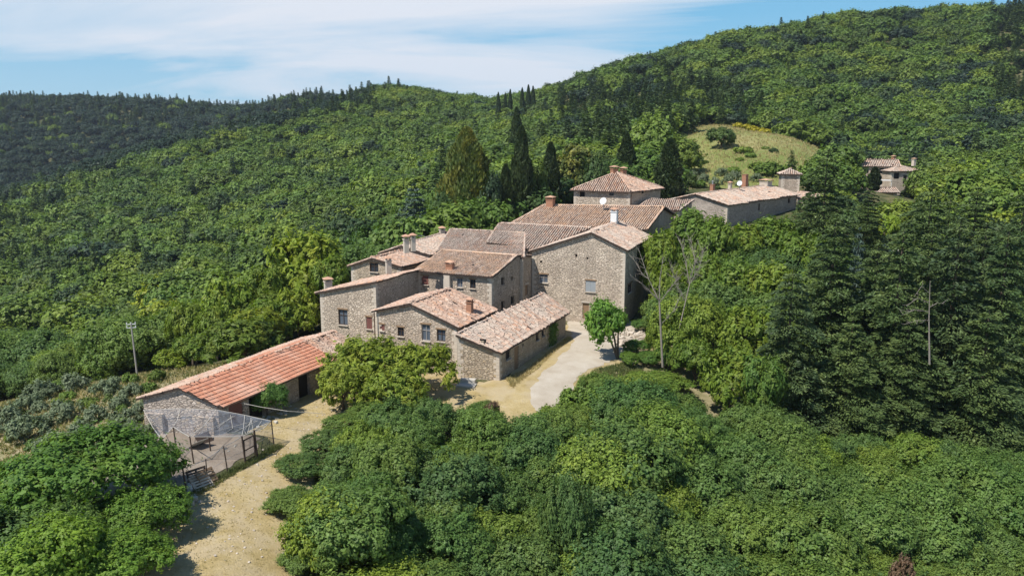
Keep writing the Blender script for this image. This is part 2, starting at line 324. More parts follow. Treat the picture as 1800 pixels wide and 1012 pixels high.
def drape(name, poly, m, lift=.02, st=.7, kind='structure', rag=.35, seed=1, und=0.0):
    """a ragged-edged sheet following the ground inside a world polygon"""
    Q = [Vector(p[:2]) for p in poly]
    for _ in range(2): Q = [q for i in range(len(Q)) for q in (Q[i].lerp(Q[(i + 1) % len(Q)], .25), Q[i].lerp(Q[(i + 1) % len(Q)], .75))]
    P2 = []; n = len(Q); sx = seed * 3.7; ks = 1.0 / max(1, st)
    for i in range(n):
        a, b = Q[i], Q[(i + 1) % n]; k = max(1, int((b - a).length / (.28 * max(1, st))))
        for j in range(k):
            p = a.lerp(b, j / k); P2.append(p + Vector((mn.fractal((p.x * .5 * ks, p.y * .5 * ks, sx), 1, 2, 5), mn.fractal((p.x * .5 * ks, p.y * .5 * ks, sx + 9), 1, 2, 5))) * rag * 1.6)
    import bmesh
    bm = bmesh.new(); vs = [bm.verts.new((p.x, p.y, 0)) for p in P2]; bm.faces.new(vs)
    xs = [p.x for p in P2]; ys = [p.y for p in P2]
    for ax, lo, hi in ((0, min(xs), max(xs)), (1, min(ys), max(ys))):
        t = lo + st
        while t < hi:
            co = (t, 0, 0) if ax == 0 else (0, t, 0); no = (1, 0, 0) if ax == 0 else (0, 1, 0)
            bmesh.ops.bisect_plane(bm, geom=bm.verts[:] + bm.edges[:] + bm.faces[:], plane_co=co, plane_no=no); t += st
    # follow the actual ground triangles: bilinear lookup in the ground grid
    for v in bm.verts: v.co.z = gz(v.co.x, v.co.y) + lift + und * math.sin(v.co.x * 1.7) * math.cos(v.co.y * 1.3)
    me = bpy.data.meshes.new(name); bm.to_mesh(me); bm.free(); me.materials.append(m)
    me.polygons.foreach_set('use_smooth', [True] * len(me.polygons))
    if me.polygons and sum(p.normal.z for p in me.polygons) < 0: me.flip_normals()
    return tag(link(name, me), kind=kind)
Z2 = ZZ.reshape(nn, ng)
def gz(x, y):
    i = min(max(int(np.searchsorted(gx, x)) - 1, 0), ng - 2); j = min(max(int(np.searchsorted(gy, y)) - 1, 0), nn - 2)
    u = (x - gx[i]) / (gx[i + 1] - gx[i]); v = (y - gy[j]) / (gy[j + 1] - gy[j])
    return float((Z2[j, i] * (1 - u) + Z2[j, i + 1] * u) * (1 - v) + (Z2[j + 1, i] * (1 - u) + Z2[j + 1, i + 1] * u) * v)
def m_ground(name, stops, s1, s2, c2, k2, bd=.05, big=None):
    m, nt = mat(name); o = coord(nt)
    c = rmp(nt, noise(nt, o, s1, 7, .65), stops)
    c = mixc(nt, rmp(nt, noise(nt, o, s2, 4), [(.45, (0,)*3), (.75, (k2,)*3)]), c, c2)
    if big: c = mixc(nt, rmp(nt, noise(nt, o, big[0], 3), [(.45, (0,)*3), (.6, (big[2],)*3)]), c, big[1])
    finish(nt, c, .95, noise(nt, o, 9, 6), bd, .1); return m
M['dry'] = m_ground('dry', [(.3, (.28, .21, .09)), (.43, (.38, .29, .135)), (.56, (.44, .345, .18)), (.7, (.48, .39, .25))], .55, 8, (.24, .19, .09), .55, .05, (.5, (.42, .34, .22), .6))
M['gravel'] = m_ground('gravel', [(.3, (.38, .32, .245)), (.5, (.455, .395, .315)), (.7, (.51, .455, .375))], .5, 12, (.34, .29, .22), .4, .03)
M['track'] = m_ground('track', [(.3, (.36, .29, .155)), (.5, (.42, .34, .20)), (.7, (.46, .385, .25))], .6, 7, (.30, .25, .11), .45, .04)
M['dirt'] = m_ground('dirt', [(.3, (.24, .19, .15)), (.5, (.31, .255, .205)), (.7, (.38, .32, .26))], .8, 9, (.25, .2, .14), .5, .05)
M['meadow'] = m_ground('meadow', [(.3, (.14, .18, .045)), (.44, (.22, .235, .075)), (.56, (.33, .29, .13)), (.7, (.42, .33, .18))], .045, .6, (.15, .20, .05), .6, .2, (.02, (.22, .26, .07), .6))
M['broom'] = m_leaf('broom', [(.42, .36, .03)], (.30, .30, .04), .6)
M['scrub'] = m_ground('scrub', [(.32, (.16, .16, .07)), (.46, (.27, .235, .13)), (.58, (.36, .30, .19)), (.72, (.42, .35, .25))], .35, 4, (.14, .15, .06), .5, .06)
def gp(*pts): return [(q.x, q.y) for q in (G(x, y, z) for x, y, z in pts)]
track = [(-21.5,22),(-12.2,22),(-12.2,35),(-14.2,45),(-14.5,50),(-13.3,54),(-11.2,58.5),(-9,62),(-5,64),(-5,70),(-18,70),(-21,60),(-19.5,54),(-15.5,52),(-17,46),(-19.5,42),(-20,36),(-21,28)]
verge = [(-22,20),(-8,20),(-7.5,35),(-9.0,44),(-10,50),(-8.5,56),(-6,60),(-3,63.5),(-5,70.5),(-13,76),(-19,75),(-20.5,60),(-19.3,53.5),(-15.9,52.2),(-19,43),(-21,40),(-22,34),(-22.5,28)]
drape('dry_grass_verge', verge, M['dry'], .03, seed=2)
drape('pen_yard', [(-26.5,44),(-20.5,42),(-16.2,51.8),(-20.6,53.5),(-28,56)], M['dirt'], .035, seed=4)
drape('roadside_verge', [(2.5,56),(5,61),(8,66),(12,72),(15,78),(17,84),(25,85),(27,72),(20,60),(11,55)], M['scrub'], .025, seed=15)
road = [(-1,57),(3.5,58.5),(6,63),(9,68),(12,73.5),(15,79),(16,86),(13,85.3),(6,88.5),(5.2,82),(1,70),(-2,64.5),(-5.5,66),(-8,60)]
drape('yard_verge', road, M['dry'], .03, seed=5)
drape('gravel_drive', gp((925,700,0),(940,672,0),(985,632,0),(1012,600,0),(1000,577,0),(998,562,0),(1040,556,0),(1100,560,0),(1125,575,0),(1095,628,0),(1040,645,0),(1005,672,0),(985,706,0),(950,716,0)), M['gravel'], .05, seed=6, rag=.3)
drape('dry_slope', [(-62,92),(-24,76),(-22,66),(-26,57),(-31,50),(-32,42),(-44,40),(-66,48),(-80,70)], M['scrub'], .03, st=2, seed=9, rag=1)
MEADOW = [tuple((lambda p: (p.x, p.y))(P(*q))) for q in [(1196,345,158),(1340,335,160),(1460,325,172),(1485,285,205),(1470,258,232),(1400,236,255),(1300,220,272),(1215,226,262),(1200,250,225)]]
drape('meadow', MEADOW, M['meadow'], .25, st=4, seed=7, rag=2.5)
YARD_POLYS = [track, gp((880,700,0),(925,640,0),(1000,585,0),(996,556,0),(1125,558,0),(1110,626,0),(1045,642,0),(1008,688,0),(960,716,0))]

def inside(p, poly):
    x, y = p[0], p[1]; c = False; n = len(poly)
    for i in range(n):
        x1, y1 = poly[i][0], poly[i][1]; x2, y2 = poly[(i + 1) % n][0], poly[(i + 1) % n][1]
        if (y1 > y) != (y2 > y) and x < (x2 - x1) * (y - y1) / (y2 - y1) + x1: c = not c
    return c

# ------------------------------------------------------------------ buildings
def wall(mb, A, B, z0, prof, ops=(), dep=.22):
    """outer face A->B (outside on the right hand), holes for ops (t0,t1,za,zb) with reveals"""
    A = Vector(A[:2]); B = Vector(B[:2]); L = (B - A).length; d = (B - A) / L; n = Vector((d.y, -d.x))
    def pt(t, z, i=0): p = A + d * t - n * i; return (p.x, p.y, z)
    def top(t):
        for (a, za), (b, zb) in zip(prof, prof[1:]):
            if a - 1e-6 <= t <= b + 1e-6: return za + (zb - za) * ((t - a) / (b - a) if b > a else 0)
        return prof[-1][1]
    ts = sorted({0, L, *[p[0] for p in prof if 0 < p[0] < L], *[o[0] for o in ops], *[o[1] for o in ops]}); ts = [t for t in ts if 0 <= t <= L]
    for a, b in zip(ts, ts[1:]):
        if b - a < 1e-5: continue
        mid = (a + b) / 2; cuts = sorted([(o[2], o[3]) for o in ops if o[0] < mid < o[1]]); z = z0
        for za, zb in cuts: mb.quad(pt(a, z), pt(b, z), pt(b, za), pt(a, za)); z = zb
        mb.quad(pt(a, z), pt(b, z), pt(b, top(b)), pt(a, top(a)))
    for t0, t1, za, zb in ops:
        for (p, q) in (((t0, za), (t0, zb)), ((t0, zb), (t1, zb)), ((t1, zb), (t1, za)), ((t1, za), (t0, za))):
            mb.quad(pt(*p), pt(*q), pt(*q, dep), pt(*p, dep))
def pxop(A, B, x0, y0, x1, y1):
    A = Vector(A[:2]); B = Vector(B[:2]); d = (B - A).normalized(); n = Vector((d.y, -d.x)); r_ = []
    for x, y in ((x0, (y0 + y1) / 2), (x1, (y0 + y1) / 2), ((x0 + x1) / 2, y0), ((x0 + x1) / 2, y1)):
        q = ray(x, y); t = A.dot(n) / (q.x * n.x + q.y * n.y); r_.append((Vector((q.x * t, q.y * t)) - A).dot(d) if len(r_) < 2 else CZ + q.z * t)
    return (r_[0], r_[1], r_[3], r_[2])
def opening(root, A, B, op, kind='window'):
    A = Vector(A[:2]); B = Vector(B[:2]); d = (B - A).normalized(); n = Vector((d.y, -d.x)); rz = math.atan2(d.y, d.x)
    t0, t1, za, zb = op; wd = t1 - t0; h = zb - za
    def bx(mb, t, z, i, sx, sz, sy): p = A + d * t - n * i; mb.box((p.x, p.y, z), (sx, sy, sz), rz)
    tm = (t0 + t1) / 2; zm = (za + zb) / 2; f = MB(); c = A + d * tm; org = (c.x, c.y, zm)
    if kind == 'door' or kind == 'door_red':
        bx(f, tm, zm, .14, wd, h, .05)
        k = max(2, int(wd / .18))
        for i in range(k): bx(f, t0 + wd * (i + .5) / k, zm, .11, wd / k * .86, h * .98, .03)
        o = f.build('door', M['wood'] if kind == 'door' else M['shut_red'], root, org)
        g = MB(); bx(g, tm, zb + .10, -.01, wd + .35, .2, .16); g.build('lintel', M['sill'], o, None); return
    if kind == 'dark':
        bx(f, tm, zm, .30, wd + .3, h + .3, .05); f.build('shade_backing', M['dark'], root, org); return  # near-black panel behind the hole, its colour stands for the unlit inside
    e = .06
    for t, z, sx, sz in ((t0 + e / 2, zm, e, h), (t1 - e / 2, zm, e, h), (tm, za + e / 2, wd - 2 * e, e), (tm, zb - e / 2, wd - 2 * e, e), (tm, zm, .05, h - 2 * e), (tm, za + h * .62, wd - 2 * e, .04)): bx(f, t, z, .13, sx, sz, .06)
    o = f.build('window', M['wood_grey'] if kind == 'pale' else M['wood_dark'], root, org)
    g = MB(); bx(g, tm, zm, .17, wd - .02, h - .02, .02); g.build('pane', M['glass_pale'] if kind in ('pale', 'blue') else M['glass'], o)
    g = MB(); bx(g, tm, za - .035, -.03, wd + .12, .06, .26); g.build('sill', M['sill'], o)
    g = MB(); bx(g, tm, zb + .07, -.006, wd + .2, .13, .1); g.build('lintel', M['wood'], o)
    if kind in ('shut_red', 'shut_grey'):
        for s in (-1, 1):
            g = MB(); t = tm + s * wd / 4
            bx(g, t, zm, .07, wd / 2 - .02, h - .03, .04)
            k = int(h / .09)
            for i in range(k): bx(g, t, za + h * (i + .5) / k, .045, wd / 2 - .12, .05, .02)
            g.build('shutter', M[kind], o)
def offset_poly(poly, offs):
    n = len(poly); P2 = [Vector(p[:2]) for p in poly]; area = sum(P2[i].x * P2[(i + 1) % n].y - P2[(i + 1) % n].x * P2[i].y for i in range(n))
    s = 1 if area > 0 else -1; lines = []
    for i in range(n):
        a, b = P2[i], P2[(i + 1) % n]; d = (b - a).normalized(); nn_ = Vector((d.y, -d.x)) * s; lines.append((a + nn_ * offs[i], d))
    res = []
    for i in range(n):
        (p, d), (q, e) = lines[i - 1], lines[i]; den = d.x * e.y - d.y * e.x
        if abs(den) < 1e-4: res.append(q.copy()); continue
        t = ((q.x - p.x) * e.y - (q.y - p.y) * e.x) / den; res.append(p + d * t)
    return res
class Roof:
    """one slope: poly of 3-D points (corner heights), offs = overhang of each edge i->i+1"""
    def __init__(s, poly, offs=None, down=None):
        s.poly = [Vector(p) for p in poly]; n = len(poly); c = sum(s.poly, Vector()) / n; s.c = c
        A = np.array([[1, p.x - c.x, p.y - c.y] for p in s.poly]); zc = np.array([p.z for p in s.poly]); k = np.linalg.lstsq(A, zc, rcond=None)[0]
        g = -Vector((k[1], k[2])); s.g = Vector(down).normalized() if down else g.normalized(); s.r = Vector((-s.g.y, s.g.x))
        if n >= 4:
            A = np.array([[1, *s.loc(p), s.loc(p)[0] * s.loc(p)[1]] for p in s.poly]); s.k = np.linalg.lstsq(A, zc, rcond=None)[0]
        else:
            A = np.array([[1, *s.loc(p)] for p in s.poly]); s.k = np.r_[np.linalg.lstsq(A, zc, rcond=None)[0], 0]
        s.out = offset_poly(s.poly, offs or [0] * n); s.offs = offs
    def loc(s, p): q = Vector((p[0] - s.c.x, p[1] - s.c.y)); return q.dot(s.r), q.dot(s.g)
    def z(s, p): a, b = s.loc(p); return s.k[0] + s.k[1] * a + s.k[2] * b + s.k[3] * a * b + .035 * math.sin(p[0] * .55 + p[1] * .8) * math.sin(p[1] * .45 - p[0] * .3)
    def slab(s, mb, th=.14, lift=0.0):
        import bmesh
        bm = bmesh.new(); bm.faces.new([bm.verts.new((p.x, p.y, 0)) for p in s.out])
        xs = [p.x for p in s.out]; ys = [p.y for p in s.out]
        for ax, lo, hi in ((0, min(xs), max(xs)), (1, min(ys), max(ys))):
            t = lo + 1.3
            while t < hi:
                bmesh.ops.bisect_plane(bm, geom=bm.verts[:] + bm.edges[:] + bm.faces[:], plane_co=(t, 0, 0) if ax == 0 else (0, t, 0), plane_no=(1, 0, 0) if ax == 0 else (0, 1, 0)); t += 1.3
        bm.verts.index_update(); vs = [v.co.copy() for v in bm.verts]; n = len(vs)
        T = [(v.x, v.y, s.z(v) + lift) for v in vs]; Bt = [(v.x, v.y, s.z(v) + lift - th) for v in vs]
        fs = []
        for f in bm.faces: ids = [v.index for v in f.verts]; fs.append(tuple(ids)); fs.append(tuple(i + n for i in ids[::-1]))
        for e in bm.edges:
            if len(e.link_faces) == 1: a, b = e.verts[0].index, e.verts[1].index; fs.append((a, b, b + n, a + n))
        bm.free(); mb.add(T + Bt, fs)
    def tiles(s, mb, rw=.25, tl=.42, seed=1, style='coppi'):
        rnd = random.Random(seed); L = [s.loc(p) for p in s.out]; r0, r1 = min(a for a, b in L), max(a for a, b in L); g0, g1 = min(b for a, b in L), max(b for a, b in L)
        poly = L; n = len(poly)
        i = 0; a = r0 + rw / 2
        while a < r1:
            tl_ = tl * (rnd.uniform(.88, 1.14) if style == 'coppi' else 1); b = g1 - tl_ / 2 + (rnd.uniform(-.03, .03) if style == 'coppi' else 0); col_ = rnd.gauss(0, .012)
            while b > g0 - tl / 2:
                bb = max(b, g0 + .05)
                if inside((a, bb), poly):
                    if style == 'coppi':
                        if rnd.random() > .004:
                            s.cop(mb, a + col_ + rnd.gauss(0, .008), b + rnd.gauss(0, .02), rw * .62, tl * 1.1, rnd, rnd.gauss(0, .02))
                    else: s.flat(mb, a, b, rw, tl, rnd)
                b -= tl_
            a += rw
    def w(s, a, b, dz): p = s.c.xy + s.r * a + s.g * b; return (p.x, p.y, s.z(p) + dz)
    def cop(s, mb, a, b, wd, tl, rnd, sk):
        hw = wd / 2; hh = .10; vs = []
        for k, (bb, wf, up) in enumerate(((b - tl / 2, .82, .0), (b + tl / 2, 1.0, .028))):
            o = sk * (1 if k else -1)
            for x, z in ((-1, 0), (-.62, .8), (0, 1), (.62, .8), (1, 0)): vs.append(s.w(a + o + x * hw * wf, bb, .01 + up + z * hh * wf))
        mb.add(vs, [(i, i + 1, i + 6, i + 5) for i in range(4)] + [(5, 6, 7, 8, 9)])
    def flat(s, mb, a, b, wd, tl, rnd):
        t = .035; e = wd / 2 - .004; j = rnd.gauss(0, .004)
        vs = [s.w(a - e, b - tl / 2, .01), s.w(a + e, b - tl / 2, .01), s.w(a + e, b + tl / 2, .065 + j), s.w(a - e, b + tl / 2, .065 + j), s.w(a + e, b + tl / 2, .0), s.w(a - e, b + tl / 2, .0)]
        mb.add(vs, [(0, 1, 2, 3), (3, 2, 4, 5)])
        x = a - e + .02; mb.add([s.w(x - .02, b - tl / 2, .012), s.w(x + .02, b - tl / 2, .05), s.w(x + .05, b - tl / 2, .012), s.w(x - .02, b + tl / 2, .067), s.w(x + .02, b + tl / 2, .10), s.w(x + .05, b + tl / 2, .067)], [(0, 1, 4, 3), (1, 2, 5, 4), (3, 4, 5)])
def ridge_caps(mb, pts, seed=3, r=.13):
    rnd = random.Random(seed)
    for p, q in zip(pts, pts[1:]):
        p = Vector(p); q = Vector(q); L = (q - p).length; k = max(1, int(L / .4)); d = (q - p).normalized(); sd = Vector((-d.y, d.x, 0)).normalized(); up = Vector((0, 0, 1))
        for i in range(k):
            a = p.lerp(q, i / k); b = p.lerp(q, (i + 1.1) / k); vs = []; j = rnd.gauss(0, .015)
            for c, f in ((a, .85), (b, 1.0)):
                for t in (0, 45, 90, 135, 180): vs.append(c + sd * (math.cos(R(t)) * r * f + j) + up * (math.sin(R(t)) * r * f * .9 + .02 + (.02 if f == 1 else 0)))
            mb.add(vs, [(x, x + 1, x + 6, x + 5) for x in range(4)] + [(5, 6, 7, 8, 9)])
def house(label, foot, z0, profs, roofs, wm='stone', tm='tile_old', ops={}, caps=(), name='stone_house', style='coppi', rw=.29, tl=.44, seed=1, group=None, cat='house', th=.14, quoin=(0, 1)):
    """foot CCW corners; profs: {wall index: [(t fraction, z)]}; roofs: list of Roof"""
    c = sum((Vector((p[0], p[1], 0)) for p in foot), Vector()) / len(foot)
    root = empty(name, (c.x, c.y, z0 if z0 > -90 else 0), label, cat, group)
    mb = MB(); n = len(foot); pend = []
    for i in range(n):
        A = Vector(foot[i][:2]); B = Vector(foot[(i + 1) % n][:2]); L = (B - A).length
        pr = [(t * L, z) for t, z in profs[i]]; po = []
        for o_ in ops.get(i, ()):
            op = pxop(A, B, *o_[:4]) if len(o_) >= 5 else o_[0]; op = (max(.15, op[0]), min(L - .15, op[1]), op[2], op[3])
            if op[1] - op[0] > .15: po.append(op); pend.append((A, B, op, o_[-1]))
        wall(mb, A, B, z0 - 3, pr, po)
    wl = mb.build('wall', M[wm], root)
    if quoin:
        rq = random.Random(seed)
        for ci in quoin:
            qb = MB()
            Pc = Vector(foot[ci][:2]); dn = (Vector(foot[(ci + 1) % n][:2]) - Pc).normalized(); dp_ = (Vector(foot[ci - 1][:2]) - Pc).normalized(); zt = profs[ci][0][1]; zc_ = z0 + .1; k = 0
            while zc_ < zt - .3:
                hq = rq.uniform(.24, .34); la, lb_ = (.52, .30) if k % 2 else (.30, .52); la *= rq.uniform(.85, 1.15); k += 1; o_ = -(dn + dp_) * .014
                p4 = [Pc + o_, Pc + dn * la + o_, Pc + dn * la + dp_ * lb_ + o_, Pc + dp_ * lb_ + o_]; qb.prism(p4, zc_, zc_ + hq - .02); zc_ += hq
            qb.build('quoins', M['quoin'], root)
    for q in pend: opening(root, *q)
    first = None
    for k, rf in enumerate(roofs):
        sb = MB(); sb2 = MB(); rf.tiles(sb2, rw, tl, seed + k, style)
        if k == 0: base = sb; tiles_ = sb2
        else: tiles_.add(sb2.v, sb2.f)
        rf.slab(base, th)
    for cc in caps: ridge_caps(tiles_, cc, seed)
    for rf in roofs:
        for i in range(len(rf.out)):
            p, q = rf.out[i], rf.out[(i + 1) % len(rf.out)]; e = q - p
            if rf.offs and rf.offs[i] > .05 and abs(e.normalized().dot(rf.g)) > .6:
                ns = max(1, int(e.length / 1.5)); pl = [p.lerp(q, k / ns) for k in range(ns + 1)]; pl = [v + (rf.c.xy - v).normalized() * .1 for v in pl]
                ridge_caps(tiles_, [(v.x, v.y, rf.z(v) + .03) for v in pl], seed, .11)
    ro = base.build('roof', M['deck'], root)
    tiles_.build('roof_tiles', M[tm], ro)
    root['_z'] = 0; del root['_z']
    return root, ro
def hit(rf, px, py, lift=0):
    q = ray(px, py); lo, hi = 10.0, 200.0; best = None; prev = None
    for i in range(1, 4000):
        t = 20 + i * .05; p = Vector((q.x * t, q.y * t, CZ + q.z * t)); dd = p.z - rf.z(p)
        if prev is not None and prev > 0 >= dd: best = p; break
        prev = dd
    return best if best is not None else P(px, py, 80)
def chimney(ro, base, w=.6, h=1.2, m='brick', cap=True, rz=.4, pot=False, d=None):
    d = d or w; b = Vector(base); s = MB(); s.box((b.x, b.y, b.z + h / 2 - .3), (w, d, h + .6), rz); s.box((b.x, b.y, b.z + h - .02), (w + .14, d + .14, .08), rz)
    if cap:
        for i in (-1, 1):
            for j in (-1, 1):
                v = Vector((i * (w / 2 - .06), j * (d / 2 - .06), 0)); v.rotate(Matrix.Rotation(rz, 3, 'Z')); s.box((b.x + v.x, b.y + v.y, b.z + h + .14), (.1, .1, .26), rz)
    o = s.build('chimney', M[m], ro, (b.x, b.y, b.z)); s = MB()
    if cap:
        ww = w / 2 + .14; dd = d / 2 + .14; pts = []
        for i, j in ((-1, -1), (1, -1), (1, 1), (-1, 1)):
            v = Vector((i * ww, j * dd, 0)); v.rotate(Matrix.Rotation(rz, 3, 'Z')); pts.append((b.x + v.x, b.y + v.y, b.z + h + .27))
        top = [(p[0], p[1], p[2] + .05) for p in pts] + [(b.x, b.y, b.z + h + .27 + .26)]
        s.add(pts + top, [(3, 2, 1, 0), (0, 1, 5, 4), (1, 2, 6, 5), (2, 3, 7, 6), (3, 0, 4, 7), (4, 5, 8), (5, 6, 8), (6, 7, 8), (7, 4, 8)]); s.build('cap', M['tile_old'], o)
    if pot:
        s = MB(); s.tube([(b.x, b.y, b.z + h), (b.x, b.y, b.z + h + .5)], .13, 8); s.tube([(b.x, b.y, b.z + h + .5), (b.x, b.y, b.z + h + .62)], [.2, .06], 8); s.build('flue', M['metal'], o)
    return o
V3 = Vector
def up(p, z): return Vector((p[0], p[1], z))
def lp(a, b, t): return Vector(a).lerp(Vector(b), t)
U = Vector((.41, .91)).normalized()
def mv(p, s, d=U): return (p[0] + d[0] * s, p[1] + d[1] * s)

# --- A: block with lean-to roof on the left
a0, a1 = (-19.6, 78.9), (-13.4, 76.1); a2, a3 = mv(a1, 8.1), mv(a0, 8.1)
rA = Roof([up(a0, 5.4), up(a1, 6.95), up(a2, 6.95), up(a3, 5.4)], [.25, .25, 0, .45])
hA, roA = house('tall narrow stone house above the barn end, single slope roof falling left', [a0, a1, a2, a3], 0, {0: [(0, 5.3), (1, 6.85)], 1: [(0, 6.85), (1, 6.85)], 2: [(0, 6.85), (1, 5.3)], 3: [(0, 5.3), (1, 5.3)]}, [rA], 'stone_pale', 'tile_old', ops={0: [(595, 544, 611, 571, 'blue'), (644, 557, 654, 578, 'shut_red'), (597, 601, 613, 611, 'dark')]}, seed=11)
chimney(roA, hit(rA, 577, 507), .75, .75, 'plaster')
# --- mid house
m1 = (-2.1, 79.6); m0 = (-10.1, 83.5); mdir = Vector((m1[0] - m0[0], m1[1] - m0[1])).normalized()
mr1, mr0 = (.3, 85.3), (-7.8, 89.3); m2, m3 = (2.2, 89.7), (-5.6, 93.6)
rM = Roof([up(m0, 6.95), up(m1, 6.95), up(mr1, 8.15), up(mr0, 8.15)], [.4, .3, 0, .3])
rM2 = Roof([up(mr0, 8.15), up(mr1, 8.15), up(m2, 7.5), up(m3, 7.5)], [0, .1, 0, .3])
hM, roM = house('mid height stone house with tiled roof, flank wall above the long low wing', [m0, m1, m2, m3], 0, {0: [(0, 6.85), (1, 6.85)], 1: [(0, 6.85), (.6, 8.05), (1, 7.4)], 2: [(0, 7.4), (1, 7.4)], 3: [(0, 7.4), (.4, 8.05), (1, 6.85)]}, [rM, rM2], 'stone', 'tile_orange',
    ops={0: [(741, 485, 753, 500, 'shut_red'), (803, 489, 813, 505, 'pale'), (826, 491, 836, 507, 'window')], 1: [(881, 487, 887, 501, 'dark'), (898, 486, 902, 493, 'dark'), (881, 529, 887, 545, 'dark'), (898, 520, 904, 534, 'dark'), (923, 500, 928, 519, 'door')]}, caps=[[up(mr0, 8.2), up(mr1, 8.2)]], seed=21)
chimney(roM, hit(rM, 791, 474), .8, .55, 'brick', rz=-.45, d=.5)
fl = MB(); q = Vector(m0).lerp(Vector(m1), .42) + Vector((mdir.y, -mdir.x)) * .18; fl.box((q.x, q.y, 3.1), (.75, .36, 7.4), math.atan2(mdir.y, mdir.x)); fl.build('flue_breast', M['plaster'], hM)
# --- low gabled house
g0, g1 = (-12.6, 71.5), (-4.9, 68.0); ga = (-9.2, 69.95); g2, g3 = (-1.8, 74.9), (-9.6, 78.3); gb = (-6.2, 76.6)
rG1 = Roof([up(ga, 6.15), up(g1, 4.5), up(g2, 4.5), up(gb, 6.15)], [.3, .4, .25, 0])
rG2 = Roof([up(g0, 5.15), up(ga, 6.15), up(gb, 6.15), up(g3, 5.15)], [.3, 0, .25, .35])
tA = (Vector(ga) - Vector(g0)).length / (Vector(g1) - Vector(g0)).length
hG, roG = house('low gabled stone house with four front windows behind the feathery tree', [g0, g1, g2, g3], 0, {0: [(0, 5.05), (tA, 6.05), (1, 4.4)], 1: [(0, 4.4), (1, 4.4)], 2: [(0, 4.4), (1 - tA, 6.05), (1, 5.05)], 3: [(0, 5.05), (1, 5.05)]}, [rG1, rG2], 'stone', 'tile_old',
    ops={0: [(668, 570, 676, 581, 'shut_red'), (699, 575, 710, 591, 'window'), (741, 570, 756, 599, 'pale'), (768, 579, 783, 600, 'blue')]}, caps=[[up(ga, 6.2), up(gb, 6.2)]], seed=31)
chimney(roG, hit(rG1, 826, 549), .5, 1.0, 'brick', rz=-.4)
dp = MB(); dp.tube([(-12.75, 71.2, 5.0), (-12.75, 71.25, 0)], .06, 6); dp.build('drainpipe', M['rust'], hG)
# --- long low wing
l0, l1, l2, l3 = (-4.75, 66.5), (-1.1, 65.7), (5.7, 81.6), (2.6, 83.2)
l3 = (3.3, 82.2); l3b = (-1.6, 75.2)
rL = Roof([up(l0, 4.1), up(l1, 2.85), up(l2, 2.85), up(l3, 4.5)], [.3, .35, .3, 0], down=(.9195, -.3932))
hL, roL = house('long low stone wing with one sloping tiled roof beside the gravel drive', [l0, l1, l2, l3], 0, {0: [(0, 4.0), (1, 2.75)], 1: [(0, 2.75), (1, 2.75)], 2: [(0, 2.75), (1, 4.4)], 3: [(0, 4.4), (1, 4.0)]}, [rL], 'stone_warm', 'tile_pink',
    ops={0: [(845, 600, 850, 606, 'dark')], 1: [(889, 614, 897, 631, 'window'), (904, 607, 912, 652, 'door'), (942, 583, 947, 598, 'window'), (952, 576, 957, 591, 'window'), (918, 603, 921, 609, 'dark')]}, seed=41, caps=[[up(l0, 4.14), up(l3, 4.54)]])
# --- small link roof between gabled house and wing
# --- back left houses
c0, c1 = (-18.2, 88.0), (-12.2, 85.3); ca = (-15.5, 86.8)
def gabled(label, f0, f1, apex, ez, az, ln, d, tm, wm, ops={}, seed=1, dz=0, offs=.3, name='stone_house', z0=0, **k):
    f2, f3, ab = mv(f1, ln, d), mv(f0, ln, d), mv(apex, ln, d); e0, e1 = ez
    r1 = Roof([up(apex, az), up(f1, e1), up(f2, e1 + dz), up(ab, az + dz)], [offs, .35, offs, 0])
    r2 = Roof([up(f0, e0), up(apex, az), up(ab, az + dz), up(f3, e0 + dz)], [offs, 0, offs, .35])
    t = (Vector(apex) - Vector(f0)).length / (Vector(f1) - Vector(f0)).length; b = .1
    h, ro = house(label, [f0, f1, f2, f3], z0, {0: [(0, e0 - b), (t, az - b), (1, e1 - b)], 1: [(0, e1 - b), (1, e1 + dz - b)], 2: [(0, e1 + dz - b), (1 - t, az + dz - b), (1, e0 + dz - b)], 3: [(0, e0 + dz - b), (1, e0 - b)]}, [r1, r2], wm, tm, ops=ops, caps=[[up(apex, az + .05), up(ab, az + dz + .05)]], seed=seed, name=name, **k)
    return h, ro, r1, r2
hC, roC, rC1, rC2 = gabled('small gabled stone house at the back left with one square window', c0, c1, ca, (6.7, 7.0), 7.7, 6.0, U, 'tile_old', 'stone_warm', ops={0: [(650, 462, 665, 478, 'window')]}, seed=51, z0=-1)
chimney(roC, hit(rC1, 683, 471), .55, .8, 'plaster'); 
cb0, cb1, cba = mv(c0, 6.2), mv(c1, 6.2), mv(ca, 6.2)
hC2, roC2, rC3, rC4 = gabled('narrow long stone house rising behind the back left gable, pale roof edge', cb0, cb1, cba, (7.3, 7.5), 8.35, 10.5, U, 'tile_pink', 'stone', seed=55, dz=.35, z0=-1)
chimney(roC2, hit(rC4, 714, 434), .5, .8, 'plaster'); chimney(roC2, hit(rC4, 726, 431), .45, .75, 'plaster'); chimney(roC2, V3(up(mv(cba, 9.6), 8.6)), .6, .5, 'plaster')
d0, d1 = (-9.6, 91.6), (.4, 87.0); d2, d3 = mv(d1, 9.0), mv(d0, 9.0); da, db = (-7.6, 99.6), (1.5, 95.6)
rD = Roof([up((-8.6, 90.9), 7.75), up((1.2, 86.5), 7.75), up(db, 9.35), up(da, 9.35)], [.0, .2, 0, .3])
rD2 = Roof([up(da, 9.35), up(db, 9.35), up(mv(db, 5), 8.1), up(mv(da, 5), 8.1)], [0, .2, .3, .3])
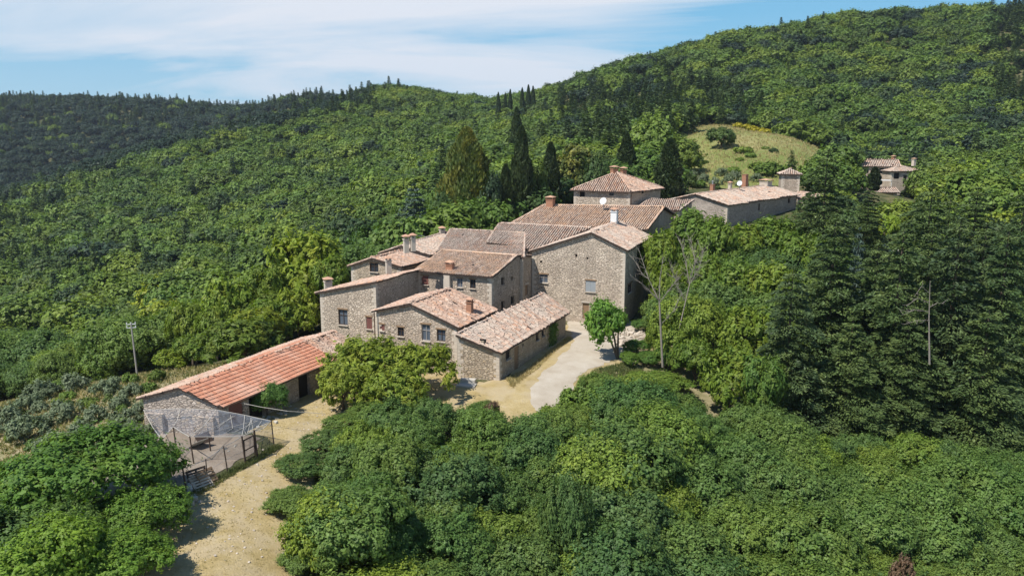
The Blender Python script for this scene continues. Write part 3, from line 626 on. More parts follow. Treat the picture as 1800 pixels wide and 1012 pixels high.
hD, roD = house('broad stone house in the middle of the cluster showing mostly weathered roof', [(-8.6, 90.9), (1.2, 86.5), mv(db, 5), mv(da, 5)], 0, {0: [(0, 7.6), (1, 7.6)], 1: [(0, 7.6), (.62, 9.2), (1, 8.0)], 2: [(0, 8.0), (1, 8.0)], 3: [(0, 8.0), (.38, 9.2), (1, 7.6)]}, [rD, rD2], 'stone', 'tile_pink', caps=[[up(da, 9.4), up(db, 9.4)]], seed=61)
# --- big house
b0, b1 = (2.3, 90.0), (12.5, 86.0); ba = (8.9, 87.4); ud = Vector((.365, .93)).normalized()
hB, roB, rB1, rB2 = gabled('largest stone house with tall broad gable facing the drive and two shuttered windows', b0, b1, ba, (8.1, 8.8), 10.45, 12.5, ud, 'tile_pink', 'stone_pale',
    ops={0: [(948, 482, 963, 497, 'pale'), (1029, 493, 1047, 513, 'shut_grey'), (1024, 532, 1035, 560, 'door'), (1011, 447, 1015, 452, 'dark'), (949, 458, 953, 462, 'dark'), (1035, 455, 1046, 470, 'pale') if 0 else (1031, 452, 1034, 456, 'dark')], 1: [(1104, 498, 1111, 514, 'window'), (1120, 440, 1126, 452, 'dark')]}, seed=71)
rB3 = Roof([up((-2.7, 92.2), 8.75), up((2.4, 90.0), 8.25), up((9.6, 96.0), 9.95), up((-1.4, 100.8), 10.0)], [.2, 0, 0, .3], down=(-.3, -.95))
f_ = [(-2.7, 92.6), (2.3, 90.4), (8.4, 96.4), (-1.2, 100.6)]
hB2, roB2 = house('sagging pink grey roof running left from the big gable, behind the mid roofs', f_, 0, {0: [(0, 8.5), (1, 8.1)], 1: [(0, 8.1), (1, 9.6)], 2: [(0, 9.6), (1, 9.7)], 3: [(0, 9.7), (1, 8.5)]}, [rB3], 'stone', 'tile_pink', caps=[[up((-1.4, 100.8), 10.05), up((9.6, 96.0), 10.0)]], seed=75)
chimney(roB, V3((12.6, 97.0, 10.2)), .75, 1.7, 'white', cap=True, rz=-.4)
# --- red-orange roofed house behind
f0, f1 = (-.2, 106.0), (17.1, 100.2); fr0, fr1 = (4.6, 111.5), (20.5, 107.6)
rF = Roof([up(f0, 9.4), up(f1, 9.4), up(fr1, 11.5), up(fr0, 11.4)], [.4, .35, 0, 0], down=(-.41, -.91))
ff2, ff3 = (23.5, 114.5), (3.2, 119)
rF2 = Roof([up(fr0, 11.4), up(fr1, 11.5), up(ff2, 9.8), up(ff3, 9.8)], [0, .35, .3, .3])
rF3 = Roof([up(f0, 9.4), up(fr0, 11.4), up(ff3, 9.8)], [0, 0, .4])
hF, roF = house('orange tiled house behind the big gable with brick chimney at its ridge end', [f0, f1, ff2, ff3], 1, {0: [(0, 9.25), (1, 9.25)], 1: [(0, 9.25), (.5, 11.3), (1, 9.7)], 2: [(0, 9.7), (1, 9.7)], 3: [(0, 9.7), (1, 9.25)]}, [rF, rF2, rF3], 'stone', 'tile_orange', caps=[[up(fr0, 11.45), up(fr1, 11.55)], [up(f0, 9.45), up(fr0, 11.45)]], seed=81)
chimney(roF, V3((5.4, 110.9, 11.2)), 1.0, 1.1, 'brick', rz=-.4)
# --- hipped house
h0, h1, h2, h3 = (9.5, 121.6), (17.6, 118.0), (23.6, 126.0), (15.5, 130.0); ap = (16.3, 123.6)
eh = 13.1
rs = [Roof([up(a, eh), up(b, eh), up(ap, 15.5)], [.5, 0, 0]) for a, b in ((h0, h1), (h1, h2), (h2, h3), (h3, h0))]
hH, roH = house('square stone house with a hipped tiled roof in front of the cypresses', [h0, h1, h2, h3], 6, {i: [(0, eh - .15), (1, eh - .15)] for i in range(4)}, rs, 'stone_pale', 'tile_old',
    ops={0: [(1019, 337, 1028, 346, 'dark'), (1071, 336, 1079, 344, 'window')], 1: [(1128, 334, 1132, 340, 'window')]}, caps=[[up(q, eh + .05), up(ap, 15.55)] for q in (h0, h1, h2, h3)], seed=91, rw=.32, tl=.5)
chimney(roH, V3((15.9, 123.8, 15.1)), .9, .9, 'brick'); chimney(roH, V3((17.4, 124.2, 14.9)), .7, .9, 'brick')
dp = MB(); dp.tube([(17.75, 117.9, 13), (17.75, 117.9, 6)], .07, 6); dp.build('drainpipe', M['rust'], hH)
# --- small link house with pink roof
i0, i1, i2, i3 = (18.6, 116.5), (24.3, 115.0), (27.2, 119.5), (21.2, 121.5)
rI = Roof([up(i0, 10.5), up(i1, 10.5), up(i2, 11.5), up(i3, 11.5)], [.3, .3, .2, .3])
house('small pink roofed outbuilding squeezed between the orange roof and the right hand row', [i0, i1, i2, i3], 5, {0: [(0, 10.4), (1, 10.4)], 1: [(0, 10.4), (1, 11.4)], 2: [(0, 11.4), (1, 11.4)], 3: [(0, 11.4), (1, 10.4)]}, [rI], 'stone', 'tile_pink', seed=95, rw=.3, tl=.5)
# --- right long house
k0, k1, ka = (25.3, 127.6), (33.8, 123.8), (29.2, 125.9); kd = Vector((.7, .71)).normalized()
hK, roK, rK1, rK2 = gabled('long stone row house at the right end of the hamlet with a low gable', k0, k1, ka, (10.9, 10.5), 11.95, 24.2, kd, 'tile_pink', 'stone_grey', seed=101, dz=.35, z0=6, rw=.32, tl=.5,
    ops={1: [(1385, 349, 1389, 357, 'window'), (1333, 358, 1336, 370, 'dark')]})
for (px, py, w_, hh, mm, pt) in ((1252, 336, .6, 1.1, 'brick', True), (1283, 331, .5, .7, 'plaster', False), (1309, 327, .8, 2.0, 'brick', False), (1346, 324, 1.6, .5, 'plaster', False)):
    chimney(roK, P(px, py, 129 + (px - 1228) * .115), w_, hh, mm, cap=(not pt and mm != 'brick') or hh < .8, rz=.75, pot=pt)
q0, q1 = mv(k1, 24.6, kd), None
n0 = (50.9, 141.0); n1 = (54.6, 140.2); n2 = (57.5, 143.5); n3 = (53, 146.5)
rN = Roof([up(n0, 10.2), up(n1, 9.9), up(n2, 10.3), up(n3, 10.9)], [.3, .3, .2, .2])
house('lean-to annex on the far end of the right row with a small square window', [n0, n1, n2, n3], 6.5, {0: [(0, 10.1), (1, 9.8)], 1: [(0, 9.8), (1, 10.2)], 2: [(0, 10.2), (1, 10.8)], 3: [(0, 10.8), (1, 10.1)]}, [rN], 'stone_grey', 'tile_pink', ops={0: [(1405, 358, 1412, 366, 'window')]}, seed=105, rw=.32, tl=.5)
# dovecote tower
tb = P(1384, 335, 148); tz = [P(1384, 304, 148).z, P(1384, 298, 148).z]
s_ = 1.55; tf = [(tb.x - s_, tb.y - s_ + .6), (tb.x + s_, tb.y - s_ - .6 + .4), (tb.x + s_ + .8, tb.y + s_), (tb.x - s_ + .6, tb.y + s_ + .8)]
tc_ = (tb.x + .2, tb.y + .2)
rt = [Roof([up(tf[i], tz[0]), up(tf[(i + 1) % 4], tz[0]), up(tc_, tz[1] + .1)], [.4, 0, 0]) for i in range(4)]
house('small square dovecote tower with its own hipped roof above the right row', tf, 8, {i: [(0, tz[0] - .1), (1, tz[0] - .1)] for i in range(4)}, rt, 'stone', 'tile_pink', seed=107, name='stone_tower', cat='tower', rw=.32, tl=.5)

# --- barn
e0, e1 = (-26.4, 53.9), (-20.7, 52.9); ea = (-23.4, 53.35); e2 = (-15.3, 64.8); e3 = (-20.9, 67.0); eb = (-17.9, 65.9); bd = Vector((.41, .91)) * 4.2; e4 = (e2[0] + bd.x - .6, e2[1] + bd.y); eb2 = (eb[0] + bd.x, eb[1] + bd.y); e5 = (e3[0] + bd.x, e3[1] + bd.y)
rE1 = Roof([up(ea, 3.6), up(e1, 2.5), up(e2, 2.5), up(eb, 3.6)], [.2, .45, .2, 0])
rE2 = Roof([up(e0, 2.7), up(ea, 3.6), up(eb2, 3.6), up(e5, 2.7)], [.2, 0, .2, .4]); rE3 = Roof([up(eb, 3.55), up(e2, 2.5), up(e4, 2.5), up(eb2, 3.55)], [0, .2, .2, 0])
cB = (Vector(e0) + Vector(e2)) / 2
hE = empty('barn', (cB.x, cB.y, 0), 'long low stone barn with bright red tiled roof beside the wire pen', 'barn')
mb = MB(); dE = Vector((e2[0] - e1[0], e2[1] - e1[1])).normalized(); LE = (Vector(e2) - Vector(e1)).length
LG = (Vector(e1) - Vector(e0)).length; tg = (Vector(ea) - Vector(e0)).length
gop = pxop(e0, e1, 290, 727, 325, 775); gop2 = (gop[0], min(gop[1], LG - 1.6), gop[2], gop[3])
wall(mb, e0, e1, -3, [(0, 2.6), (tg, 3.5), (LG, 2.4)])
wall(mb, e2, e4, -3, [(0, 2.4), ((Vector(e4) - Vector(e2)).length, 2.4)]); wall(mb, e4, e5, -3, [(0, 2.4), (tg, 3.45), ((Vector(e5) - Vector(e4)).length, 2.6)]); wall(mb, e5, e0, -3, [(0, 2.6), ((Vector(e5) - Vector(e0)).length, 2.6)])
bays = [(1.0, 2.4, -.05, 2.15), (3.0, 4.6, -.05, 2.15), (8.6, 10.0, -.05, 2.15), (12.6, 14.2, .9, 2.1)]
bays = [b for b in bays if b[1] < LE - .3]; wall(mb, e1, e2, -3, [(0, 2.4), (LE, 2.4)], bays, .4)
mb.build('wall', M['stone_grey'], hE)
# rows of openings: near-black panels painted as interior shade, brick piers, wooden doors
for i, b in enumerate(bays):
    if i == 1: opening(hE, e1, e2, b, 'dark')
    elif i == 3: opening(hE, e1, e2, b, 'window')
    elif i == 2: opening(hE, e1, e2, b, 'dark')
    else: opening(hE, e1, e2, b, 'door_red')
nE = Vector((dE.y, -dE.x)); 
dv = Vector((e1[0] - e0[0], e1[1] - e0[1])).normalized(); nv = Vector((dv.y, -dv.x))
for t0, t1 in ((.15, 1.55), (3.9, 5.5)):
    bt = MB(); q = Vector(e0) + dv * (t0 + t1) / 2 + nv * .12; bt.box((q.x, q.y, .6 - .25), (t1 - t0, .3, 2.4), math.atan2(dv.y, dv.x)); bt.build('buttress', M['stone'], hE)
base = MB(); rE1.slab(base, .12); rE2.slab(base, .12); rE3.slab(base, .12); roE = base.build('roof', M['deck'], hE)
tt = MB(); rE1.tiles(tt, .30, .36, 5, 'flat'); tt.build('red_roof_tiles', M['tile_red'], roE)
tt = MB(); rE2.tiles(tt, .25, .42, 6); rE3.tiles(tt, .25, .42, 9); ridge_caps(tt, [[up(ea, 3.66), up(eb2, 3.66)]], 4, .27); tt.build('old_roof_tiles', M['tile_old'], roE)
gt = MB(); g_a = Vector(e1) + nE * .5; g_b = Vector(e2) + nE * .5; gt.tube([(g_a.x, g_a.y, 2.33), (g_b.x, g_b.y, 2.30)], .05, 6); gt.build('gutter', M['rust'], hE)

# ------------------------------------------------------------------ vegetation
def rg(seed): return np.random.default_rng(seed)
def unit(v): return v / np.maximum(np.linalg.norm(v, axis=-1, keepdims=True), 1e-9)
def leaves(c, nrm, size, r, asp=1.6, spread=.9, kind='diamond'):
    """c (n,3) centres, nrm (n,3) rough outward direction -> (n,4,3) leaf faces"""
    n = len(c); nn_ = unit(nrm + r.normal(0, spread, (n, 3))); t = unit(np.cross(nn_, r.normal(0, 1, (n, 3)))); b = np.cross(nn_, t)
    s = size * r.uniform(.6, 1.3, (n, 1)); t = t * s * asp / 2; b = b * s / 2
    return np.stack([c - t, c + b + t * .15, c + t, c - b + t * .15], 1)
def lobes(r, R0, H0, n, zc, rag=0):
    d = unit(r.normal(0, 1, (n, 3))); d[:, 2] = np.abs(d[:, 2]) * (.95 + .15 * rag) - .28 - .30 * rag; k = r.uniform(.45 - .1 * rag, .82 + .25 * rag, (n, 1)) ; c = d * k * np.array([R0, R0, H0 / 2]); c[:, 2] += zc
    rad = r.uniform(.26 - .10 * rag, .46 - .16 * rag, n) * R0
    return c, rad
def crown_np(seed, R0, H0, nl, nleaf, size, z0=0.0, feather=0.0, rag=0, sprigs=500, spr=.095):
    r = rg(seed); c, rad = lobes(r, R0, H0, nl, z0 + H0 * .5, rag)
    ns = max(40, int(sprigs)); wgt = rad ** 2; k = r.choice(nl, ns, p=wgt / wgt.sum()); d = unit(r.normal(0, 1, (ns, 3)))
    outw = unit(c[k] - np.array([0, 0, z0 + H0 * .35])); d = unit(d + outw * .55 + np.array([0, 0, .25]))
    sc_ = c[k] + d * (rad[k] * r.uniform(.70, 1.20, ns))[:, None] * np.array([1, 1, .85])
    dist = np.linalg.norm((sc_[:, None] - c[None]) / rad[None, :, None], axis=-1); dist[np.arange(ns), k] = 9
    keep = (dist.min(1) > .70) | (r.random(ns) < .06); sc_ = sc_[keep]; d = d[keep]; ns = len(sc_)
    per = max(4, nleaf // ns); sr = R0 * spr * r.uniform(.6, 1.35, ns)
    q = unit(r.normal(0, 1, (ns, per, 3))) * (r.random((ns, per, 1)) ** .5); q = q * sr[:, None, None]; al = (q * d[:, None]).sum(-1, keepdims=True)
    q = q + d[:, None] * (np.abs(al) * 1.7 - .25 * sr[:, None, None]) + np.array([0, 0, 1.0]) * np.abs(al) * .5; p = (sc_[:, None] + q).reshape(-1, 3); nn_ = (q / sr[:, None, None] * .9 + d[:, None] * .9).reshape(-1, 3)
    return leaves(p, nn_ + np.array([0, 0, .4]), size * r.uniform(.75, 1.35, (len(p), 1)), r, 1.7 + feather, .55), c, rad
def trunk_mb(seed, h, tr, cs, n=6):
    rnd = random.Random(seed); mb = MB(); b = Vector((0, 0, -.6)); t = Vector((rnd.uniform(-.3, .3), rnd.uniform(-.3, .3), h))
    mb.tube([b, Vector((0, 0, .3)), t * .5 + Vector((.1, 0, 0)), t], [tr * 1.5, tr * 1.1, tr * .8, tr * .5], 8)
    for c in list(cs)[:n]:
        c = Vector(c); s = Vector((0, 0, h * rnd.uniform(.35, .8))); m_ = s.lerp(c, .55) + Vector((rnd.uniform(-.3, .3), rnd.uniform(-.3, .3), .3)); mb.tube([s, m_, c], [tr * .5, tr * .3, tr * .12], 5)
    return mb
BL = {}          # broadleaf kinds: name -> list of (crown mesh, trunk mesh, R, H)
def mk_broad(key, lm, n, R0, H0, nl, nleaf, size, seed0, z0=1.0, feather=0., bark='bark', trunk=True, rag=0, sprigs=500, spr=.095):
    L = []
    for i in range(n):
        V, c, rad = crown_np(seed0 + i, R0, H0, nl, nleaf, size, z0, feather, rag, sprigs, spr)
        me = npmesh('crown', V, M[lm]); tm = trunk_mb(seed0 + i, z0 + H0 * .45, R0 * .055, c[np.argsort(-rad)], 6).mesh('trunk', M[bark], smooth=True) if trunk else None
        L.append((me, tm, R0, z0 + H0))
    BL[key] = L
mk_broad('near', 'leaf', 6, 3.4, 5.6, 30, 36000, .118, 100, .4, rag=.5, sprigs=1300, spr=.085)
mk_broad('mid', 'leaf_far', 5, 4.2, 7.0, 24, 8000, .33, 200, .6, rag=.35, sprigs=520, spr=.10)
mk_broad('bright', 'leaf_bright', 3, 3.6, 7.0, 46, 15000, .22, 300, .8, .8, rag=.7, sprigs=700, spr=.10)
mk_broad('feather', 'leaf_bright', 3, 3.6, 5.4, 60, 11000, .17, 320, .8, 1.2, rag=1, sprigs=520, spr=.10)
mk_broad('olive', 'leaf_olive', 3, 2.0, 2.9, 20, 4200, .15, 340, .3, 1.0, rag=.9, sprigs=260, spr=.13)
mk_broad('gold', 'leaf_gold', 2, 3.2, 10.0, 70, 14000, .30, 350, .3, rag=1)
mk_broad('fig', 'leaf', 2, 3.2, 5.4, 34, 11000, .22, 380, .6, rag=.6, sprigs=520, spr=.11)
mk_broad('brown', 'leaf_brown', 1, 1.4, 2.2, 14, 2500, .13, 360, .3)
mk_broad('shrub', 'leaf_far', 2, 1.6, 2.0, 12, 1600, .22, 370, .0)
def fir_np(seed, h, r0, nw, per, size, droop=.35, z0=1.0, full=.9):
    r = rg(seed); V = []; tips = []
    for i in range(nw):
        f = i / (nw - 1); z = z0 + (h - z0) * f; L = r0 * (1 - f) ** full * r.uniform(.70, 1.18) + .3; nb = max(4, int(6.5 - 2.5 * f)); a0 = r.uniform(0, 6.3)
        for b in range(nb):
            a = a0 + 6.283 * b / nb + r.normal(0, .15); l = L * r.uniform(.65, 1.12); k = max(8, int(per * l / r0 * 1.3)); t = r.uniform(.10, 1, k) ** .8
            sd = r.uniform(-1, 1, k) * (.40 * l * np.sin(np.clip(t * .85 + .15, 0, 1) * math.pi) ** .8 + .12) ; zz_ = z + .18 * l * t - droop * l * t ** 2.2 * 1.3 - (np.abs(sd) / (.3 * l + .1)) * .16 * l * .6 + r.normal(0, .07, k)
            ca, sa = math.cos(a), math.sin(a); c = np.stack([ca * l * t - sa * sd, sa * l * t + ca * sd, zz_], 1)
            dirv = np.stack([np.full(k, ca) - sa * np.sign(sd) * .7, np.full(k, sa) + ca * np.sign(sd) * .7, np.full(k, -.12)], 1); dirv = unit(dirv + r.normal(0, .4, (k, 3)))
            wv = unit(np.cross(dirv, np.array([0, 0, 1.0]) + r.normal(0, .45, (k, 3)))); s = size * r.uniform(.7, 1.3, (k, 1))
            V.append(np.stack([c - dirv * s, c + wv * s * .38, c + dirv * s, c - wv * s * .38], 1)); tips.append((a, l, z))
    return np.concatenate(V), tips
FIR = []
def mk_fir(lst, lm, n, h, r0, nw, per, size, seed0, droop=.35, z0=1., full=.9, limbs=True):
    for i in range(n):
        V, tips = fir_np(seed0 + i, h, r0, nw, per, size, droop, z0, full); me = npmesh('crown', V, M[lm]); mb = MB(); mb.tube([(0, 0, -.8), (0, 0, h * .5), (0, 0, h)], [h * .016, h * .010, .02], 7)
        if limbs:
            for a, l, z in tips[::2]: mb.tube([(0, 0, z), (math.cos(a) * l * .5, math.sin(a) * l * .5, z + .02 * l - .1)], [.045, .02], 4, False)
        lst.append((me, mb.mesh('trunk', M['bark']), r0, h))
mk_fir(FIR, 'leaf_fir', 5, 16, 4.8, 21, 380, .17, 400, .40, full=.66)
FIRM = []; mk_fir(FIRM, 'leaf_fir', 3, 14, 2.9, 24, 26, .42, 420, limbs=False)
GOLD = []; mk_fir(GOLD, 'leaf_gold', 2, 18, 4.2, 34, 190, .28, 460, .16, full=.5)
CED = []; mk_fir(CED, 'leaf_blue', 2, 11, 4.6, 16, 80, .34, 440, .12, 1.5, .6)
def cyp_np(seed, h, r0, n, size):
    r = rg(seed); f = r.uniform(0, 1, n) ** .9; z = .3 + f * (h - .3); a = r.uniform(0, 6.283, n)
    prof = np.clip(np.sin(np.clip(f * .93 + .07, 0, 1) * math.pi) ** .55 * (1 - f * .45), .03, None)
    flute = 1 + .13 * np.sin(a * 5 + 4 * np.sin(f * 5 + seed)) + .12 * np.sin(f * 23 + a * 2)
    rr = r0 * prof * flute * r.uniform(.78, 1.08, n); c = np.stack([np.cos(a) * rr, np.sin(a) * rr, z], 1)
    dirv = unit(np.stack([np.cos(a) * .35, np.sin(a) * .35, np.full(n, 1.0)], 1) + r.normal(0, .25, (n, 3))); nrm = unit(np.stack([np.cos(a), np.sin(a), np.full(n, .2)], 1) + r.normal(0, .5, (n, 3)))
    wv = unit(np.cross(dirv, nrm)); s = size * r.uniform(.7, 1.3, (n, 1)); return np.stack([c - dirv * s, c + wv * s * .4, c + dirv * s, c - wv * s * .4], 1)
CYP = []
for i in range(3):
    CYP.append((npmesh('crown', cyp_np(500 + i, 14, 1.75, 9000, .32), M['leaf_cyp']), MB().tube([(0, 0, -.8), (0, 0, 10)], [.25, .08], 7).mesh('trunk', M['bark']), 1.75, 14))

GOLD = [(npmesh('crown', np.concatenate([cyp_np(520, 18, 4.6, 15000, .36), cyp_np(521, 15, 5.0, 5000, .45)]), M['leaf_gold']), CYP[0][1], 4.6, 18)]
RND = random.Random(7)
def tree(name, kind, x, y, h, label, cat='tree', group=None, rad=None, col=None, z=None, var=None, parts=True, sink=0.0):
    me, tm, r0, h0 = kind[var if var is not None else RND.randrange(len(kind))]
    s = h / h0; sx = (rad / r0) if rad else s; zz_ = (H(x, y) if z is None else z) - sink; rz = RND.uniform(0, 6.28)
    if parts:
        root = empty(name, (x, y, zz_), label, cat, group, rz); root.scale = (sx, sx, s)
        c = link('crown', me, root)
        if tm is not None: link('trunk', tm, root)
    else:
        root = c = link(name, me, None, (x, y, zz_)); root.rotation_euler = (0, 0, rz); root.scale = (sx, sx, s); tag(root, label, cat, group)
    if col: c.color = (*col, 1)
    return root
def at(px, py_top, d, h=None): p = P(px, py_top, d); return p
def tree_px(name, kind, px, py_top, d, label, half_px=None, **k):
    """stand a tree at distance d below the pixel column px so its top reaches py_top"""
    p = P(px, py_top, d); g = H(p.x, p.y); h = max(1.5, p.z - g); rad = half_px / F * d * 1.04 if half_px else None
    return tree(name, kind, p.x, p.y, h, label, rad=rad, **k)
placed = []      # (x, y, r) of named trees
def T(*a, **k): o = tree_px(*a, **k); placed.append((o.location.x, o.location.y, (a[6] if len(a) > 6 and a[6] else k.get('half_px') or 20) / F * a[4])); return o
def ghit(px, py, d0=60, d1=420):
    q = ray(px, py); ds = np.arange(d0, d1, 1.0); pts_ = np.stack([q.x / q.y * ds, ds], 1); zt = hz(pts_); zr = CZ + q.z / q.y * ds; k = np.argmax(zr < zt)
    return (float(ds[k]) if (zr < zt).any() else None)
def TB(name, kind, px, pyb, hpx, label, half_px, dmin=60, **k):
    """stand a tree with its foot where the ground shows at pixel (px, pyb) and hpx pixels tall"""
    d = ghit(px, pyb, dmin) or k.get('dd', 200); k.pop('dd', None); p = P(px, pyb, d); h = hpx / F * d
    o = tree(name, kind, p.x, p.y, h, label, rad=half_px / F * d * 1.04, z=p.z, sink=.15, **k); placed.append((p.x, p.y, half_px / F * d)); return o
# landmarks behind the hamlet
T('golden_conifer', GOLD, 820, 226, 122, 'tall golden green conifer left of the dark cypresses behind the hamlet', half_px=54, cat='tree', var=0)
T('golden_conifer', BL['gold'], 1010, 226, 142, 'golden topped bushy conifer rising behind the orange roof', half_px=36, cat='tree', var=1)
for px, py, d, hp, lb in ((917, 224, 125, 22, 'tallest black green cypress left of the brick chimney behind the hamlet'), (968, 252, 132, 20, 'slim cypress between the tall cypress and the golden conifer'), (889, 290, 121, 18, 'short dark cypress leaning against the left side of the tallest cypress'),
    (1102, 236, 142, 22, 'dark cypress directly behind the hipped roof house'), (1178, 246, 134, 27, 'broad dark cypress at the right corner of the hipped roof house'), (908, 190, 215, 13, 'distant cypress tip showing above the tallest cypress'),
    (1539, 293, 170, 12, 'lone thin cypress in front of the far pink houses'), (1598, 330, 175, 17, 'stout dark cypress right of the far pink houses')):
    T('cypress', CYP, px, py, d, lb, half_px=hp, cat='cypress tree', group='dark cypresses around the hamlet')
for px, py, hp in ((876, 163, 5), (888, 165, 4.5), (897, 158, 5), (918, 155, 5), (929, 150, 5.5), (937, 152, 5)):
    tree_px('cypress', CYP, px, py, 405, 'small black cypress in the row standing on the skyline', half_px=hp, cat='cypress tree', group='cypresses in a row on the skyline', parts=False)
T('cedar', CED, 728, 325, 124, 'pale blue green cedar with layered boughs left of the golden conifer', half_px=44, cat='cedar tree')
T('cedar', CED, 1670, 286, 205, 'spreading blue cedar right of the far pink houses', half_px=52, cat='cedar tree', var=1)
T('cedar', CED, 1512, 402, 84, 'small blue green cedar half hidden among the dark firs', half_px=26, cat='cedar tree', var=0)
TB('lone_tree', BL['mid'], 1268, 263, 40, 'single round bushy tree standing in the open meadow', 24, 150, cat='tree', var=0)
for px, py, d, hp, lb in ((1150, 205, 175, 46, 'big round green tree behind the dark cypress above the meadow edge'), (1125, 268, 160, 34, 'rounded tree between the two dark cypresses'), (1050, 262, 160, 34, 'grey green tree between golden conifer and the cypress'), (1205, 300, 150, 20, 'small tree at the lower left corner of the meadow')):
    T('broadleaf_tree', BL['mid'], px, py, d, lb, half_px=hp)
T('small_conifer', FIRM, 1393, 266, 165, 'small pointed conifer behind the dovecote tower', half_px=17, cat='conifer')
for px, py, hp in ((1305, 272, 14), (1318, 278, 10), (1236, 290, 9), (1330, 300, 14), (1352, 312, 24), (1290, 305, 12), (1222, 330, 14), (1255, 335, 10), (1360, 270, 9), (1378, 308, 18), (1405, 318, 16), (1345, 264, 7), (1300, 285, 8), (1395, 290, 7), (1215, 288, 9)):
    TB('shrub', BL['shrub'], px, py, hp * 1.1, 'low green shrub scattered in the sloping meadow', hp, 150, cat='shrub', group='shrubs dotted over the meadow', parts=False)
for px, py in ((1236, 322), (1258, 328), (1280, 324), (1304, 330), (1268, 312), (1330, 322), (1216, 318), (1290, 318)):
    TB('olive_tree', BL['olive'], px, py, 20, 'young silvery olive tree planted on the lower meadow', 9, 146, cat='olive tree', group='young olive trees on the lower meadow', parts=False)
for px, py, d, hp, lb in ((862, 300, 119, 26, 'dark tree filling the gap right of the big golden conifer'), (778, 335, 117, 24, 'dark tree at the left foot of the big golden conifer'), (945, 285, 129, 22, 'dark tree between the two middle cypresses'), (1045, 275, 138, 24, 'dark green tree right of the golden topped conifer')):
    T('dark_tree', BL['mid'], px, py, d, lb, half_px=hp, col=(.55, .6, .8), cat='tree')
# bright trees at the left of the hamlet
for px, py, d, hp, lb, v in ((535, 394, 102, 62, 'big yellow green tree above and left of the tall narrow house', 0), (585, 440, 95, 34, 'bright green tree touching the left corner of the tall house', 1), (470, 452, 98, 40, 'yellow green tree lower left of the big bright tree', 2), (395, 478, 92, 44, 'bright green acacia halfway up behind the barn roof', 0), (470, 520, 86, 46, 'leafy bright tree behind the middle of the barn roof', 1), (330, 520, 86, 36, 'bright acacia left of the others behind the barn', 2), (520, 500, 88, 36, 'tree filling the gap between barn roof and tall house', 0), (420, 560, 80, 38, 'low bright tree just over the barn ridge', 1), (340, 585, 76, 34, 'low acacia behind the left half of the barn', 2), (290, 610, 76, 26, 'small acacia at the left behind the barn gable', 0), (375, 530, 84, 34, 'acacia crown centred behind the barn', 1)):
    if abs(px - 241) < 30 + hp and d < 78: px = 241 + 34 + hp
    T('acacia_tree', BL['bright'], px, py, d, lb, half_px=hp, var=v, col=((1.0, 1.0, .9) if v else (1.45, 1.3, 1)), cat='tree')
# trees in the yard
T('elder_tree', BL['feather'], 645, 588, 62.5, 'feathery yellow green tree in front of the gabled house, left one', half_px=68, var=0, cat='tree', z=0, col=(1.35, 1.2, 1.1))
T('elder_tree', BL['feather'], 735, 600, 62, 'feathery tree in front of the gabled house, right one reaching the corner', half_px=60, var=1, cat='tree', z=0, col=(1.35, 1.2, 1.1))
T('elder_tree', BL['feather'], 600, 640, 58.5, 'low feathery tree at the right end of the barn roof', half_px=40, var=2, cat='tree', z=0, col=(1.35, 1.2, 1.1))
T('elder_tree', BL['feather'], 690, 650, 58, 'low feathery bush below the two feathery trees', half_px=55, var=2, cat='tree', z=0, col=(1.35, 1.2, 1.1))
T('barn_tree', BL['near'], 466, 664, 57.2, 'small round green tree growing against the barn front', half_px=36, var=2, cat='tree', z=0, col=(1, 1.1, .9))
q = G(1086, 628); fig = empty('fig_tree', q, 'bright green fig tree with bare forked stems at the edge of the drive', 'fig tree')
for me_, off, sc2 in ((BL['fig'][0], (-1.35, .6, .3), (.66, .66, .95)), ):
    c_ = link('crown', me_[0], fig, off); c_.scale = sc2; c_.color = (1.2, 1.35, .8, 1)
mb = MB()
for k, (ex, ey, ez) in enumerate(((-1.9, .5, 3.4), (-1.0, .6, 4.2), (.1, 1.0, 3.3))): mb.tube([(q.x, q.y, -.2), (q.x + ex * .35, q.y + ey * .4, ez * .45), (q.x + ex, q.y + ey, ez)], [.13, .09, .04], 6)
mb.build('trunk', M['bark'], fig); placed.append((q.x - 1.3, q.y, 2.4))
for px, py, d, hp, lb in ((1120, 600, 76, 22, 'low dark green bush right of the fig tree stems'), (1140, 618, 73, 22, 'bush at the foot of the pale bare tree'), (1105, 622, 72, 16, 'small bush beside the fig tree stems'), (1135, 560, 84, 22, 'bush at the right foot of the largest house'), (1170, 600, 72.5, 22, 'bush between the two bare trees')):
    T('bush', BL['near'], px, py, d, lb, half_px=hp, cat='bush', col=(1.0, 1.1, .8))
